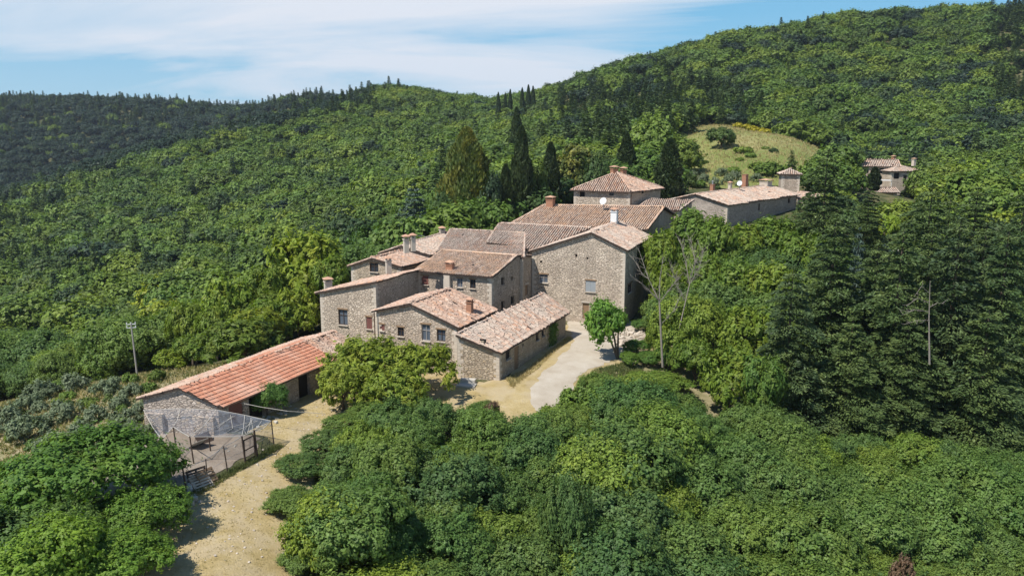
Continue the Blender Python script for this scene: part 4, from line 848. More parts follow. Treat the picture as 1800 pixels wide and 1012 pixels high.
# dark firs filling the right middle
firs = [(1455, 268, 100, 70, 'tall dark fir rising above the end of the right row of houses'), (1395, 470, 66, 80, 'broad fir at the left front of the dark fir stand'), (1470, 385, 74, 95, 'large fir left of the bare dead conifer'),
    (1590, 395, 70, 95, 'large fir just left of the thin bare trunk'), (1615, 350, 88, 70, 'fir behind the small blue cedar'), (1690, 385, 70, 98, 'heavy fir right of the thin bare trunk'), (1640, 325, 84, 80, 'pointed fir below the far blue cedar'),
    (1775, 400, 71, 95, 'fir crowding the right edge of the picture'), (1500, 560, 66, 85, 'lower front fir in the middle of the fir stand'), (1740, 540, 66, 90, 'low front fir at the bottom right of the stand'), (1600, 550, 67, 80, 'dark front fir under the thin bare trunk'),
    (1420, 340, 108, 50, 'dark conifer right of the lean-to annex'), (1530, 330, 112, 45, 'narrow dark conifer below the lone thin cypress'), (1720, 330, 100, 70, 'dark conifer behind the right hand firs'), (1375, 560, 67, 60, 'low fir beside the bright green bank'), (1640, 400, 78, 75, 'fir filling the gap behind the thin bare trunk'), (1545, 430, 77, 70, 'fir below the lime yellow bush'), (1450, 430, 84, 60, 'fir between the tallest dark fir and the bank'), (1735, 395, 82, 75, 'second row fir near the right edge'), (1805, 330, 92, 70, 'tall fir cut by the right edge of the picture'), (1672, 345, 93, 60, 'fir rising between the two cypresses and the right edge')]
for i, (px, py, d, hp, lb) in enumerate(firs): T('fir_tree', FIR, px, py, d, lb, half_px=hp * 1.15, cat='fir tree', group='dark firs right of the hamlet', var=i % 5)
# bright bank of creeper covered trees right of the big house
bank = [(1165, 395, 92, 36), (1215, 358, 100, 48), (1262, 372, 96, 44), (1310, 385, 98, 44), (1362, 374, 102, 50), (1415, 398, 92, 46), (1180, 455, 86, 34), (1240, 440, 86, 46), (1300, 450, 84, 50), (1360, 450, 82, 50), (1420, 470, 78, 40), (1255, 520, 76, 44), (1320, 530, 73, 50), (1375, 540, 72, 42), (1225, 590, 70, 36), (1290, 600, 66, 48), (1345, 610, 64, 44), (1190, 520, 80, 30), (1160, 560, 76, 22)]
for i, (px, py, d, hp) in enumerate(bank):
    wher = '%s, %s' % ('top row of the bank' if py < 400 else 'upper middle of the bank' if py < 480 else 'lower middle of the bank' if py < 560 else 'foot of the bank', 'next to the largest house' if px < 1200 else 'left half' if px < 1270 else 'centre' if px < 1330 else 'right half' if px < 1400 else 'by the firs')
    T('creeper_tree', BL['bright'], px, py, d, 'bright creeper covered tree, %s' % wher, half_px=hp, cat='tree', group='bright trees on the bank right of the big house', col=((.82, .90, .95) if i % 3 else (1.0, 1.0, .9)))
T('lime_bush', BL['bright'], 1565, 372, 118, 'lime yellow bush shining between the dark firs', half_px=20, cat='bush', col=(1.6, 1.5, 1))
# big dark green and yellow tree masses at lower left
for px, py, d, hp, v, lb in ((150, 758, 41, 135, 0, 'large leafy tree filling the lower left corner, its highest crown'), (30, 800, 40, 95, 1, 'leafy tree at the left edge below the olive slope'), (245, 850, 38.5, 80, 2, 'right hand crown of the lower left trees next to the wire pen'),
    (90, 910, 33, 120, 3, 'nearest crown in the bottom left corner'), (215, 940, 34, 85, 4, 'low crown beside the track at the bottom left'), (-60, 860, 37, 110, 5, 'crown cut by the left edge of the picture')):
    T('oak_tree', BL['near'], px, py, d, lb, half_px=hp, var=v, cat='oak tree', col=(1.12, 1.2, .62))
# olive slope
for px, py, hp in ((20, 700, 26), (75, 705, 24), (10, 760, 30), (55, 775, 30), (130, 690, 22), (185, 695, 20), (235, 700, 18), (115, 740, 26), (170, 745, 22), (222, 755, 24), (145, 775, 24), (95, 800, 28), (210, 722, 18), (250, 770, 18), (45, 730, 24), (195, 785, 22), (248, 728, 16), (30, 670, 20), (95, 668, 18)):
    wh = 'at the left edge' if px < 60 else 'just left of the barn gable' if px > 205 else 'low on the slope' if py > 735 else 'high on the slope'
    TB('olive_tree', BL['olive'], px, py, hp * 1.9, 'silvery olive tree left of the barn, %s' % wh, hp, 45, cat='olive tree', group='olive trees left of the barn')
for px, py, hp in ((160, 720, 12), (70, 745, 12), (230, 675, 14), (200, 668, 12), (120, 715, 10), (262, 690, 14), (275, 672, 16), (60, 690, 10)):
    TB('shrub', BL['shrub'], px, py, hp * 1.6, 'small green shrub between the olive trees', hp, 45, cat='shrub', group='shrubs between the olive trees', parts=False)
rs = random.Random(5)
for i in range(46):
    px, py = rs.uniform(-10, 262), rs.uniform(665, 800)
    if ghit(px, py, 45) is None: continue
    hp = rs.uniform(7, 17); TB('shrub', BL['shrub'] if rs.random() < .6 else BL['olive'], px, py, hp * rs.uniform(1.1, 1.7), 'small %s shrub on the %s part of the olive slope' % (rs.choice(['grey green', 'scrubby']), 'upper' if py < 710 else 'lower'), hp, 45, cat='shrub', group='shrubs between the olive trees', parts=False, col=(1.1, 1.1, 1.1))
for px, py, d, hp, lb in ((528, 822, 47, 44, 'bush at the narrowest point of the dirt track opposite the pen'), (572, 782, 51, 42, 'bush on the right edge of the track level with the pen gate'), (612, 742, 54.5, 42, 'bush closing the track below the feathery trees'), (655, 710, 57, 42, 'bush at the top left corner of the thicket'), (712, 702, 57, 42, 'bush hiding the foot of the gabled house'),
    (765, 706, 57.5, 30, 'bush left of the pale stone step'), (850, 703, 58, 26, 'bush in front of the low wing gable'), (512, 880, 42.5, 50, 'rounded bush leaning over the lower track'), (530, 965, 37.5, 44, 'leafy bush at the bottom end of the track'), (590, 845, 44.5, 48, 'bush behind the rounded track side bush'), (1000, 828, 43, 52, 'leafy bush in the very middle of the thicket')):
    T('bush', BL['near'], px, py, d, lb, half_px=hp, cat='bush', col=((1, 1, 1) if px % 3 else (1.15, 1.1, .9)))
# ---- fill the woods
HOUSES = [[(-21, 78), (-13, 74.5), (-13.5, 70.5), (-4.5, 65), (-.5, 64.5), (7, 81), (13.5, 85), (19, 99), (25, 113), (35, 121), (54, 137), (59, 144), (52, 150), (30, 132), (24, 130), (15, 132), (7, 122), (-1, 110), (-12, 103), (-20, 92)], [(-28.5, 53), (-20, 51), (-11, 69), (-19.5, 73)], [(-28, 42), (-20, 40.5), (-15, 52), (-21, 55), (-29, 57)]]
def near_poly(p, poly, b):
    if inside(p, poly): return True
    for i in range(len(poly)):
        a = Vector(poly[i][:2]); c = Vector(poly[(i + 1) % len(poly)][:2]); q = Vector(p[:2]); e = c - a; t = max(0, min(1, (q - a).dot(e) / e.length_squared))
        if (a + e * t - q).length < b: return True
    return False
OLIVES = [(-60, 90), (-24, 73), (-27, 57), (-30, 48), (-40, 46), (-70, 70)]
# highest picture line that trees nearer than the hamlet may reach
LIM = [(-200, 770), (300, 800), (440, 1000), (470, 845), (500, 800), (545, 765), (575, 735), (620, 705), (680, 690), (760, 688), (850, 684), (905, 690), (935, 702), (985, 700), (1010, 655), (1080, 632), (1130, 650), (1200, 640), (1260, 660), (1330, 690), (1400, 700), (1460, 760), (1530, 735), (1640, 740), (1700, 770), (2000, 790)]
def lim(px): return float(np.interp(px, [a for a, b in LIM], [b for a, b in LIM]))
rnd = random.Random(11); cand = []
def scan(y0, y1, st):
    y = y0
    while y < y1:
        hwid = .80 * y + 22; x = -hwid
        while x < hwid:
            cand.append((x + rnd.uniform(-.42, .42) * st, y + rnd.uniform(-.42, .42) * st, st)); x += st
        y += st * .9
scan(26, 66, 3.2); scan(66, 150, 5.0); scan(150, 330, 6.4); scan(330, 900, 7.6)
XY = np.array([(c[0], c[1]) for c in cand]); ZT = hz(XY)
near_t = []; far_t = []
order = np.argsort(XY[:, 1]); AZB = 1200; hor = np.full(AZB, -9.0)
# terrain horizon table along azimuth bins, in distance steps
for i in order:
    x, y, st = cand[i]; z = ZT[i]; d = math.hypot(x, y); b = int((math.atan2(x, y) + 1.0) / 2.0 * AZB)
    if not 3 <= b < AZB - 3: continue
    hh = (rnd.uniform(.7, 1.2) if rnd.random() < .75 else rnd.uniform(1.1, 1.6 if y < 150 else 1.35)) * (4.3 if y < 66 else 6.6 if y < 150 else 7.2)
    tanT = (z + hh - CZ) / y; vis = tanT > hor[b] - .002
    if y > 60:
        g = (z + 4.5 - CZ) / y; w_ = max(1, int(2.2 / d * AZB / 2)); hor[b - w_:b + w_ + 1] = np.maximum(hor[b - w_:b + w_ + 1], g)
    if not vis: continue
    px, py = proj((x, y, z + hh))
    if px < -420 or px > 2250 or py > 1350: continue
    p = (x, y); rad = hh * rnd.uniform(.50, .66)
    if y < 160:
        if any(near_poly(p, q, rad * .55 + .4) for q in HOUSES): continue
        if any(near_poly(p, q, rad * .68 + .1) for q in YARD_POLYS): continue
        if inside(p, OLIVES) : continue
        if 50 < y < 80 and abs(px - 241) < rad / y * F + 8 and py < 652: continue
        if 62 < y < 90 and 548 < px + rad / y * F and px < 640 and py < 600: continue
        if -19 < x < -12 and y < 30: continue
        if any((x - a) ** 2 + (y - b_) ** 2 < (r_ * .62 + rad * .30) ** 2 for a, b_, r_ in placed): continue
    elif near_poly(p, MEADOW, 1.0 if mn.noise((x * .05, y * .05, 3)) > .1 else 2.5) and not (mn.noise((x * .06, y * .06, 8)) > .22 and not near_poly(p, [(a_ * .93 + 4, b_ * .93 + 15) for a_, b_ in MEADOW], 0)): continue
    if 95 < y < 226 and 1505 < px + rad / y * F * .5 and px - rad / y * F * .5 < 1622 and py < (338 if y < 187 else 400): continue
    if 66 < y < 113 and 1505 < px < 1580 and py < 446: continue
    if y < 66 and px > 440 or y < 62 or (y < 74 and px > 1060):
        L = lim(px); L2 = max(lim(px - rad / y * F * .3), lim(px + rad / y * F * .3), L) - 3
        if py < L2 + 4:
            # shorten the tree until it stays under the line
            pr = P(px, L2 + 6, y); nh = pr.z - z
            if nh < 1.9: continue
            rad *= max(.6, nh / hh); hh = nh
    elif 66 <= y < 125 and 560 < px < 1150:
        # never hide the roofs from in front
        if x > -4 and y < 100: 
            if py < 640: continue
    if 100 < y < 172 and 1170 < px < 1445 and (py < 372 if y < 128 else True): continue
    if 66 <= y < 100 and 1100 < px < 1160 and py < 560: continue
    (near_t if len(near_t) < 10 ** 6 and y < 160 else far_t).append((x, y, z, hh, rad, px, py))
print('near', len(near_t), 'far', len(far_t))
near_t.sort(key=lambda t: -t[4] / t[1] if -90 < t[5] < 1890 and t[6] < 1100 else 1)
indiv = near_t[:292]; rest = near_t[292:] + far_t
def zone(x, y, px, py, hue, hh):
    if y < 66 and px > 440:
        c = 'beside the dirt track' if px < 640 else 'below the gabled house' if px < 930 else 'below the drive' if px < 1200 else 'below the bright bank' if px < 1450 else 'below the firs'
        r_ = 'at the bottom edge' if py > 900 else 'mid thicket' if py > 790 else 'at the thicket top'
        s_ = 'small' if hh < 3.2 else 'tall' if hh > 4.6 else 'round'
        return '%s %s tree %s, %s' % (s_, hue, r_, c), 'thicket of low trees in the foreground'
    s_ = 'small' if hh < 5.8 else 'tall' if hh > 7.3 else 'bushy'
    if px < 560:
        c = 'near the olives' if y < 100 and px < 300 else 'at the left edge' if px < 130 else 'beyond the utility pole' if px < 330 else 'behind the acacias'
        return '%s %s tree %s on the slope left of the hamlet' % (s_, hue, c), 'trees on the slope left of the hamlet'
    if px < 1180: return '%s %s tree behind the %s' % (s_, hue, 'left roofs of the hamlet' if px < 760 else 'middle roofs of the hamlet' if px < 960 else 'hipped roof house'), 'trees behind the hamlet'
    c = 'around the far pink houses' if py < 340 else 'behind the fir stand' if y > 95 else 'between the firs and the bank' if px < 1450 else 'squeezed among the firs'
    return '%s %s leafy tree %s' % (s_, hue, c), 'leafy trees among the firs'
for x, y, z, hh, rad, px, py in indiv:
    kd_ = BL['near'] if y < 105 else BL['mid']; t = rnd.random(); lb, gr = zone(x, y, px, py, 'dark green' if 620 < px < 1180 and y > 90 else 'mid green' if t < .5 else 'light green' if t < .72 else 'bluish green' if t < .88 else 'yellow green', hh)
    col = (1, 1, 1) if t < .5 else (1.2, 1.12, .85) if t < .72 else (.86, .94, .92) if t < .88 else (1.45, 1.3, .85)
    if 290 < px < 620 and 64 < y < 112: kd_ = BL['bright']; col = tuple(q * .82 for q in col)
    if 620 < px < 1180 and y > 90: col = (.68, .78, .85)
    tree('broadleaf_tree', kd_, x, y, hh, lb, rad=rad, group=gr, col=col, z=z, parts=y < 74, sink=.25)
for px, py, d, hp in ((1590, 975, 31, 22), (868, 704, 56, 15)):
    p = P(px, py, d); link_ = tree('withered_bush', BL['brown'], p.x, p.y, 2.2, 'withered reddish brown crown poking out of the green thicket', rad=hp / F * d, z=p.z - 2.2, cat='bush', group='withered crowns in the thicket')

# distant woodland: points carrying size, turn and kind; geometry nodes stand a tree on each
src = bpy.data.collections.new('woodland_kinds')
def src_obj(i, me):
    o = bpy.data.objects.new('woodland_kind_%02d' % i, me); src.objects.link(o)
kinds = [k[0] for k in BL['mid']] + [f[0] for f in FIRM]
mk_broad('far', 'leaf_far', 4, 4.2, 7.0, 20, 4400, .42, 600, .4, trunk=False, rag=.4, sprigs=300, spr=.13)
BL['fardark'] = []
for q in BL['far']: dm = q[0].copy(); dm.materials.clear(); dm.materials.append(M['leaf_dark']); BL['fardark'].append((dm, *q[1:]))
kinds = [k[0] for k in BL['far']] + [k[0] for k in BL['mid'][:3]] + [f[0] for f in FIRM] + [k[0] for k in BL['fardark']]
for i, me in enumerate(kinds): src_obj(i, me)
nb = 4
def conif(px, py):
    if 985 < px < 1345 and (150 - (px - 1000) * .3 if px < 1150 else 105 + (px - 1150) * .25) < py < 238: return .7
    if px < 430 and py < 215: return .55
    if px > 1740 and py < 170: return .85
    if 430 < px < 660 and py < 190: return .6
    if px < 110 and 330 < py < 470: return .5
    return .05
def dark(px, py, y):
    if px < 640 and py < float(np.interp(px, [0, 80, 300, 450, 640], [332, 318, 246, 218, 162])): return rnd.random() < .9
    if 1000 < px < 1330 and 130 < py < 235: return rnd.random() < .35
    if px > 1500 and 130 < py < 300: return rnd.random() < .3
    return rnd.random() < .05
pts = []; rot = []; scl = []; idx = []
for x, y, z, hh, rad, px, py in rest:
    pts.append((x, y, z - .4))
    if rnd.random() < conif(px, py):
        k = 7 + rnd.randrange(3); H_ = 14; R_ = 2.9; hh *= 1.35; rad = hh * .27
    elif y < 200: k = 4 + rnd.randrange(3); H_ = 7.6; R_ = 4.2
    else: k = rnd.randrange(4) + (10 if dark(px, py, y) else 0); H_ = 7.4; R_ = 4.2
    if y >= 160: rad *= 1.12
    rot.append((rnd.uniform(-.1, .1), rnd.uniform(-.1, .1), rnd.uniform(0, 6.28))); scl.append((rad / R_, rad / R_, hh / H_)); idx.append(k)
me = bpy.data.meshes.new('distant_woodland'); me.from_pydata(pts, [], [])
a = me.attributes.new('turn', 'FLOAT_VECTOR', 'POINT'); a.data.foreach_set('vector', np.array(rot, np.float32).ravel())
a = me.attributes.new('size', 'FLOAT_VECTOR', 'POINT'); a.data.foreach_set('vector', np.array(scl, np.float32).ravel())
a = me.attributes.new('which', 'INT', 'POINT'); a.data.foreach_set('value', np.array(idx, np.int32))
wood = tag(link('distant_woodland', me), kind='stuff')
gn = bpy.data.node_groups.new('plant_trees', 'GeometryNodeTree'); gn.interface.new_socket('Geometry', in_out='INPUT', socket_type='NodeSocketGeometry'); gn.interface.new_socket('Geometry', in_out='OUTPUT', socket_type='NodeSocketGeometry')
gi = gn.nodes.new('NodeGroupInput'); go = gn.nodes.new('NodeGroupOutput'); ip = gn.nodes.new('GeometryNodeInstanceOnPoints'); ci = gn.nodes.new('GeometryNodeCollectionInfo')
ci.inputs['Collection'].default_value = src; ci.inputs['Separate Children'].default_value = True; ci.inputs['Reset Children'].default_value = True
def na(n, t): q = gn.nodes.new('GeometryNodeInputNamedAttribute'); q.data_type = t; q.inputs[0].default_value = n; return q.outputs[0]
gn.links.new(gi.outputs[0], ip.inputs['Points']); gn.links.new(ci.outputs[0], ip.inputs['Instance']); ip.inputs['Pick Instance'].default_value = True
gn.links.new(na('which', 'INT'), ip.inputs['Instance Index'])
e2r = gn.nodes.new('FunctionNodeEulerToRotation'); gn.links.new(na('turn', 'FLOAT_VECTOR'), e2r.inputs[0]); gn.links.new(e2r.outputs[0], ip.inputs['Rotation'])
gn.links.new(na('size', 'FLOAT_VECTOR'), ip.inputs['Scale']); gn.links.new(ip.outputs[0], go.inputs[0])
md = wood.modifiers.new('trees', 'NODES'); md.node_group = gn

r = rg(31); dI = (Vector(l2) - Vector(l1)).normalized(); nI = Vector((dI.y, -dI.x)); tI = r.normal(13.2, .5, 900); zI = r.uniform(0, 1, 900) ** .8 * 2.3; oI = .04 + r.random(900) * .18
cI = np.stack([l1[0] + dI.x * tI + nI.x * oI, l1[1] + dI.y * tI + nI.y * oI, zI], 1); ivy = link('climbing_ivy', npmesh('climbing_ivy', leaves(cI, np.tile([nI.x, nI.y, .4], (900, 1)), .16, r), M['leaf'])); tag(ivy, 'dark ivy climbing the long wall of the low wing', 'ivy')
# ------------------------------------------------------------------ the wire pen by the barn
def post(px, py, h, r=.05, label='', m='wood_dark', lean=0.05, z=None, name='fence_post', grp='posts of the wire pen'):
    q = G(px, py); mb = MB(); g = gz(q.x, q.y); mb.tube([(q.x, q.y, g - .3), (q.x - lean * .6, q.y + .02, g + h)], [r, r * .85], 6)
    mb.tube([(q.x - lean * .6, q.y + .02, g + h - .02), (q.x - lean * .6, q.y + .02, g + h + .02)], r * 1.15, 6)
    tag(mb.build(name, M[m], None, (q.x, q.y, g)), label, 'post', grp); return Vector((q.x - lean * .6, q.y, g + h)), Vector((q.x, q.y, g))
pp = [post(329.7, 875, 1.55, .055, 'nearest corner post of the wire pen beside the white sack', lean=.25), post(366, 856, 1.5, .04, 'thin pen post hidden behind the leaning pallets'), post(401.6, 837, 1.75, .045, 'pen post between the pallets and the gate', lean=.3),
      post(432.5, 818.5, 1.85, .07, 'thick left post of the pen gate', lean=.25), post(453, 807, 1.9, .08, 'thick right post of the pen gate', lean=.2), post(481.8, 783, 1.75, .05, 'far right corner post of the pen against the dry grass', lean=.15)]
lf = [post(303, 848, 1.8, .045, 'outer left post of the pen next to the big tree', lean=.25), post(290, 822, 1.7, .045, 'left side post of the pen deep in the leaves'), post(276, 800, 1.7, .045, 'back left post of the pen close to the barn')]
inn = [post(342, 823, 1.85, .05, 'front post inside the pen left of the gate', lean=.25), post(311, 799, 1.8, .05, 'inner post of the pen left of the leaning boards', lean=.15), post(371, 799, 1.6, .05, 'inner post of the pen right of the leaning boards', lean=.15)]
def netting(name, pts_top, pts_bot, label, m='mesh_wire', cat='netting', sag=.05):
    mb = MB()
    for (a, b), (c, d) in zip(zip(pts_top, pts_top[1:]), zip(pts_bot, pts_bot[1:])):
        k = 6
        for i in range(k):
            t0, t1 = i / k, (i + 1) / k; s0, s1 = sag * math.sin(math.pi * t0), sag * math.sin(math.pi * t1)
            mb.quad(c.lerp(d, t0), c.lerp(d, t1), a.lerp(b, t1) - V3((0, 0, s1)), a.lerp(b, t0) - V3((0, 0, s0)))
    o = mb.build(name, M[m], None, pts_bot[0]); tag(o, label, cat)
    w_ = MB()
    for a, b in zip(pts_top, pts_top[1:]): w_.tube([a, a.lerp(b, .5) - V3((0, 0, sag)), b], .016, 4, False)
    for a, b, c, d in zip(pts_top, pts_top[1:], pts_bot, pts_bot[1:]): w_.tube([a.lerp(c, .5), b.lerp(d, .5)], .008, 4, False)
    w_.build('top_wire', M['metal'], o); return o
netting('wire_netting', [q[0] for q in pp[:4]], [q[1] for q in pp[:4]], 'wire netting along the track side of the pen, left of the gate')
netting('wire_netting', [q[0] for q in pp[4:]], [q[1] for q in pp[4:]], 'short wire netting between gate and far corner post of the pen')
netting('wire_netting', [pp[0][0]] + [q[0] for q in lf], [pp[0][1]] + [q[1] for q in lf], 'wire netting on the left side of the pen by the tree')
netting('wire_netting', [inn[0][0], inn[1][0]], [inn[0][1], inn[1][1]], 'inner wire netting dividing the pen')
bc = V3((e1[0], e1[1], 2.0)); netting('wire_netting', [pp[5][0], bc], [pp[5][1], V3((e1[0], e1[1], 0))], 'wire netting from the far corner post to the barn corner')
# sagging bird net over the pen
LA = [V3((-26.2, 53.4, 1.9)), V3((-23.4, 53.0, 2.15)), V3((-20.7, 52.6, 2.2)), V3((-18.6, 52.2, 1.95)), V3((pp[5][0]))]
LB = [lf[1][0], inn[1][0], inn[0][0], pp[3][0], pp[4][0]]
mb = MB(); nu, nv = 32, 12; grid = []; r_ = random.Random(4)
def poly_at(L, t): k = min(len(L) - 2, int(t * (len(L) - 1))); return L[k].lerp(L[k + 1], t * (len(L) - 1) - k)
for i in range(nu + 1):
    for j in range(nv + 1):
        a = poly_at(LA, i / nu).lerp(poly_at(LB, i / nu), j / nv); a.z -= .30 * math.sin(math.pi * j / nv) * (.5 + .5 * math.sin(i * .9) ** 2) + (r_.uniform(0, .10) if 0 < j < nv else 0); grid.append(a)
mb.add(grid, [(i * (nv + 1) + j, (i + 1) * (nv + 1) + j, (i + 1) * (nv + 1) + j + 1, i * (nv + 1) + j + 1) for i in range(nu) for j in range(nv)])
nt_o = tag(mb.build('bird_net', M['net'], None, LB[0]), 'grey blue bird net sagging over the pen from the barn to the posts', 'net')
w_ = MB()
for k in range(5): w_.tube([LA[k], LA[k].lerp(LB[k], .5) - V3((0, 0, .22)), LB[k]], .02, 4, False)
for L in (LA, LB):
    for a, b in zip(L, L[1:]): w_.tube([a, b], .02, 4, False)
for i in range(9):
    a = poly_at(LA, r_.uniform(.4, 1)); b = poly_at(LB, r_.uniform(.4, 1)); w_.tube([a.lerp(b, .1), a.lerp(b, .5) - V3((r_.uniform(-.4, .4), 0, .3)), a.lerp(b, .8) - V3((0, 0, .15))], .014, 4, False)
w_.build('net_cord', M['concrete'], nt_o)
# gate
ga_, gb_ = pp[3], pp[4]; gt = empty('pen_gate', ga_[1], 'narrow wire gate with a dark wooden frame in the pen fence', 'gate'); d = (gb_[1] - ga_[1]); d.z = 0; L = d.length; d = d.normalized(); rz = math.atan2(d.y, d.x); mb = MB()
for t in (.08 * L, .92 * L): q = ga_[1] + d * t; mb.box((q.x - .1, q.y, q.z + .85), (.07, .05, 1.5), rz)
for z_ in (.14, .85, 1.56): q = ga_[1] + d * L / 2; mb.box((q.x - .1, q.y, q.z + z_), (.8 * L, .05, .07), rz)
mb.build('gate_frame', M['wood_dark'], gt); mb = MB(); q = ga_[1] + d * L / 2; mb.box((q.x - .1, q.y, q.z + .85), (.78 * L, .01, 1.4), rz); mb.build('gate_mesh', M['mesh_wire'], gt)
# pallets leaning on the pen
def pallet(px, py, lean, rz, label, m, off=0.):
    q = G(px, py); g = gz(q.x, q.y); root = empty('wooden_pallet', (q.x, q.y, g), label, 'pallet', 'pallets leaning on the pen', 0)
    M4 = Matrix.Rotation(rz, 4, 'Z') @ Matrix.Rotation(lean, 4, 'X'); a = MB(); b = MB(); c = MB()
    for i in range(6): v = M4 @ V3((0, .08 + i * .19, .07)); a.box(v + q + V3((0, 0, g)), (1.2, .11, .022), M4=M4.to_3x3())
    for i in range(3): v = M4 @ V3((-.55 + i * .55, .55, 0)); b.box(v + q + V3((0, 0, g)), (.09, 1.05, .10), M4=M4.to_3x3())
    for i in range(3): v = M4 @ V3((0, .1 + i * .45, -.07)); c.box(v + q + V3((0, 0, g)), (1.2, .11, .022), M4=M4.to_3x3())
    a.build('deck_board', M[m], root); b.build('stringer', M[m], root); c.build('base_board', M[m], root)
pallet(362, 868, R(38), R(52), 'pale wooden pallet leaning at the front of the pen fence', 'wood_pale')
pallet(372, 861, R(52), R(60), 'brown wooden pallet stacked behind the pale pallet', 'wood')
pallet(352, 862, R(66), R(48), 'dark weathered pallet standing nearest the white sack', 'wood_dark')
q = G(337, 868); mb = MB(); mb.tube([(q.x, q.y, 0), (q.x, q.y, .12), (q.x, q.y, .5), (q.x + .03, q.y, .68), (q.x + .04, q.y, .74)], [.28, .33, .31, .2, .05], 10); tag(mb.build('sack', M['white'], None, q, smooth=True), 'full white sack at the foot of the nearest pen post', 'sack')
# leaning boards in the pen
q = G(345, 792); t_ = empty('board_shelter', q, 'whitish boards propped up as a small shelter inside the pen', 'shelter'); mb = MB(); M4 = Matrix.Rotation(R(55), 4, 'Z') @ Matrix.Rotation(R(-34), 4, 'X')
for i in range(4): v = M4 @ V3((-.45 + i * .3, 0, 0)); mb.box(v + q + V3((0, .1, .42)), (.28, 1.7, .03), M4=M4.to_3x3())
mb.build('board', M['concrete'], t_); mb = MB(); M4 = Matrix.Rotation(R(55), 4, 'Z') @ Matrix.Rotation(R(42), 4, 'X'); mb.box(q + V3((.25, .95, .42)), (1.1, 1.1, .03), M4=M4.to_3x3()); mb.build('back_board', M['wood_dark'], t_)
def stones(name, pts, n, r0, r1, spread, label, m='rubble', seed=1, cat='rubble'):
    r_ = random.Random(seed); mb = MB()
    for i in range(n):
        c = V3(r_.choice(pts)); c.x += r_.gauss(0, spread); c.y += r_.gauss(0, spread); s = r_.uniform(r0, r1); g = gz(c.x, c.y); M4 = Matrix.Rotation(r_.uniform(0, 3), 3, 'Z') @ Matrix.Rotation(r_.uniform(-.5, .5), 3, 'X')
        mb.box((c.x, c.y, g + s * r_.uniform(.1, .5)), (s * r_.uniform(.8, 1.5), s, s * r_.uniform(.5, .9)), M4=M4)
    return tag(mb.build(name, M[m], None, pts[0]), label, cat, None, 'stuff')
stones('rubble', [G(312, 886), G(325, 892), G(300, 880)], 60, .08, .3, .45, 'rubble')
stones('loose_stones', [G(440, 722), G(480, 735), G(505, 722), G(400, 790), G(470, 745)], 60, .05, .2, .6, 'loose stones', 'concrete', 3)
stones('stone_heap', [G(1108, 590), G(1120, 585), G(1098, 600), G(1112, 600)], 140, .12, .5, .9, 'stones', 'rubble', 5)
q = G(820, 680); mb = MB(); mb.box((q.x, q.y, .12), (1.6, .9, .22), -.2); mb.box((q.x + .1, q.y + .7, .25), (1.3, .6, .5), -.2); tag(mb.build('stone_step', M['concrete'], None, q), 'pale stone step at the foot of the gabled house corner', 'step')
# cables and pole
pl = P(241, 655, 77); gzp = H(pl.x, pl.y); topz = P(238, 568, 77).z
up_ = empty('utility_pole', (pl.x, pl.y, gzp), 'grey concrete utility pole standing in the scrub left of the barn', 'pole'); mb = MB(); mb.tube([(pl.x, pl.y, gzp - .5), (pl.x - .15, pl.y, topz)], [.10, .07], 8); mb.build('pole', M['wood_grey'], up_)
mb = MB()
for z_ in (.1, .45):
    mb.box((pl.x - .15, pl.y, topz - z_), (.9, .08, .07), .3)
    for e in (-.38, 0, .38): mb.tube([(pl.x - .15 + e, pl.y + e * .3, topz - z_ + .03), (pl.x - .15 + e, pl.y + e * .3, topz - z_ + .2)], .05, 6)
mb.build('crossarm', M['white'], up_)
mb = MB(); a = P(415, 706, 54.5); b = P(505, 722, 53.5); c = P(572, 727, 55); mb.tube([a, a.lerp(b, .5) - V3((0, 0, .05)), b, c], .018, 5); tag(mb.build('washing_line', M['concrete'], None, a), 'thin pale line strung from the barn corner over the track', 'cable')
# satellite dishes, antennas
def dish(p, r0, label, rz=.5):
    root = empty('satellite_dish', p, label, 'dish', None); mb = MB(); n = 14; aim = V3((-.55, -.75, .35)).normalized(); a = aim.orthogonal().normalized(); b = aim.cross(a); vs = [p - aim * .12 * r0 * 2]
    for k, rr in enumerate((.5, .8, 1)):
        for i in range(n): t = 6.2832 * i / n; vs.append(p + (a * math.cos(t) + b * math.sin(t)) * r0 * rr - aim * .24 * r0 * (1 - rr * rr))
    fs = [(0, 1 + i, 1 + (i + 1) % n) for i in range(n)] + [(1 + k * n + i, 1 + (k + 1) * n + i, 1 + (k + 1) * n + (i + 1) % n, 1 + k * n + (i + 1) % n) for k in range(2) for i in range(n)]
    mb.add(vs, fs); mb.build('reflector', M['white'], root); mb = MB(); mb.tube([p - aim * .2 * r0, p - aim * .35 * r0 - V3((0, 0, .3)), p - aim * .35 * r0 - V3((0, 0, 1.0))], .05, 6); mb.tube([p - V3((0, 0, r0)), p + aim * r0 * .8], .025, 5); mb.build('mount', M['metal'], root)
dish(P(1060, 353, 107.5), .5, 'white satellite dish on the orange roof in front of the hipped roof house'); dish(P(1300, 322, 134), .45, 'white satellite dish on the long row beside the tall brick chimney')
def antenna(p, h, label):
    mb = MB(); mb.tube([p, p + V3((0, 0, h))], .03, 5); mb.tube([p + V3((-.4, 0, h - .1)), p + V3((.4, .2, h - .1))], .02, 4)
    for i in range(5): mb.tube([p + V3((-.35 + i * .17, -.25, h - .1)), p + V3((-.35 + i * .17, .25, h - .1))], .015, 4)
    tag(mb.build('antenna', M['metal'], None, p), label, 'antenna', 'rooftop antennas')
antenna(P(741, 430, 97), 1.2, 'thin aerial on the back left roof near the twin chimneys'); antenna(P(1093, 380, 98), 1.0, 'aerial beside the tall white chimney on the big house')
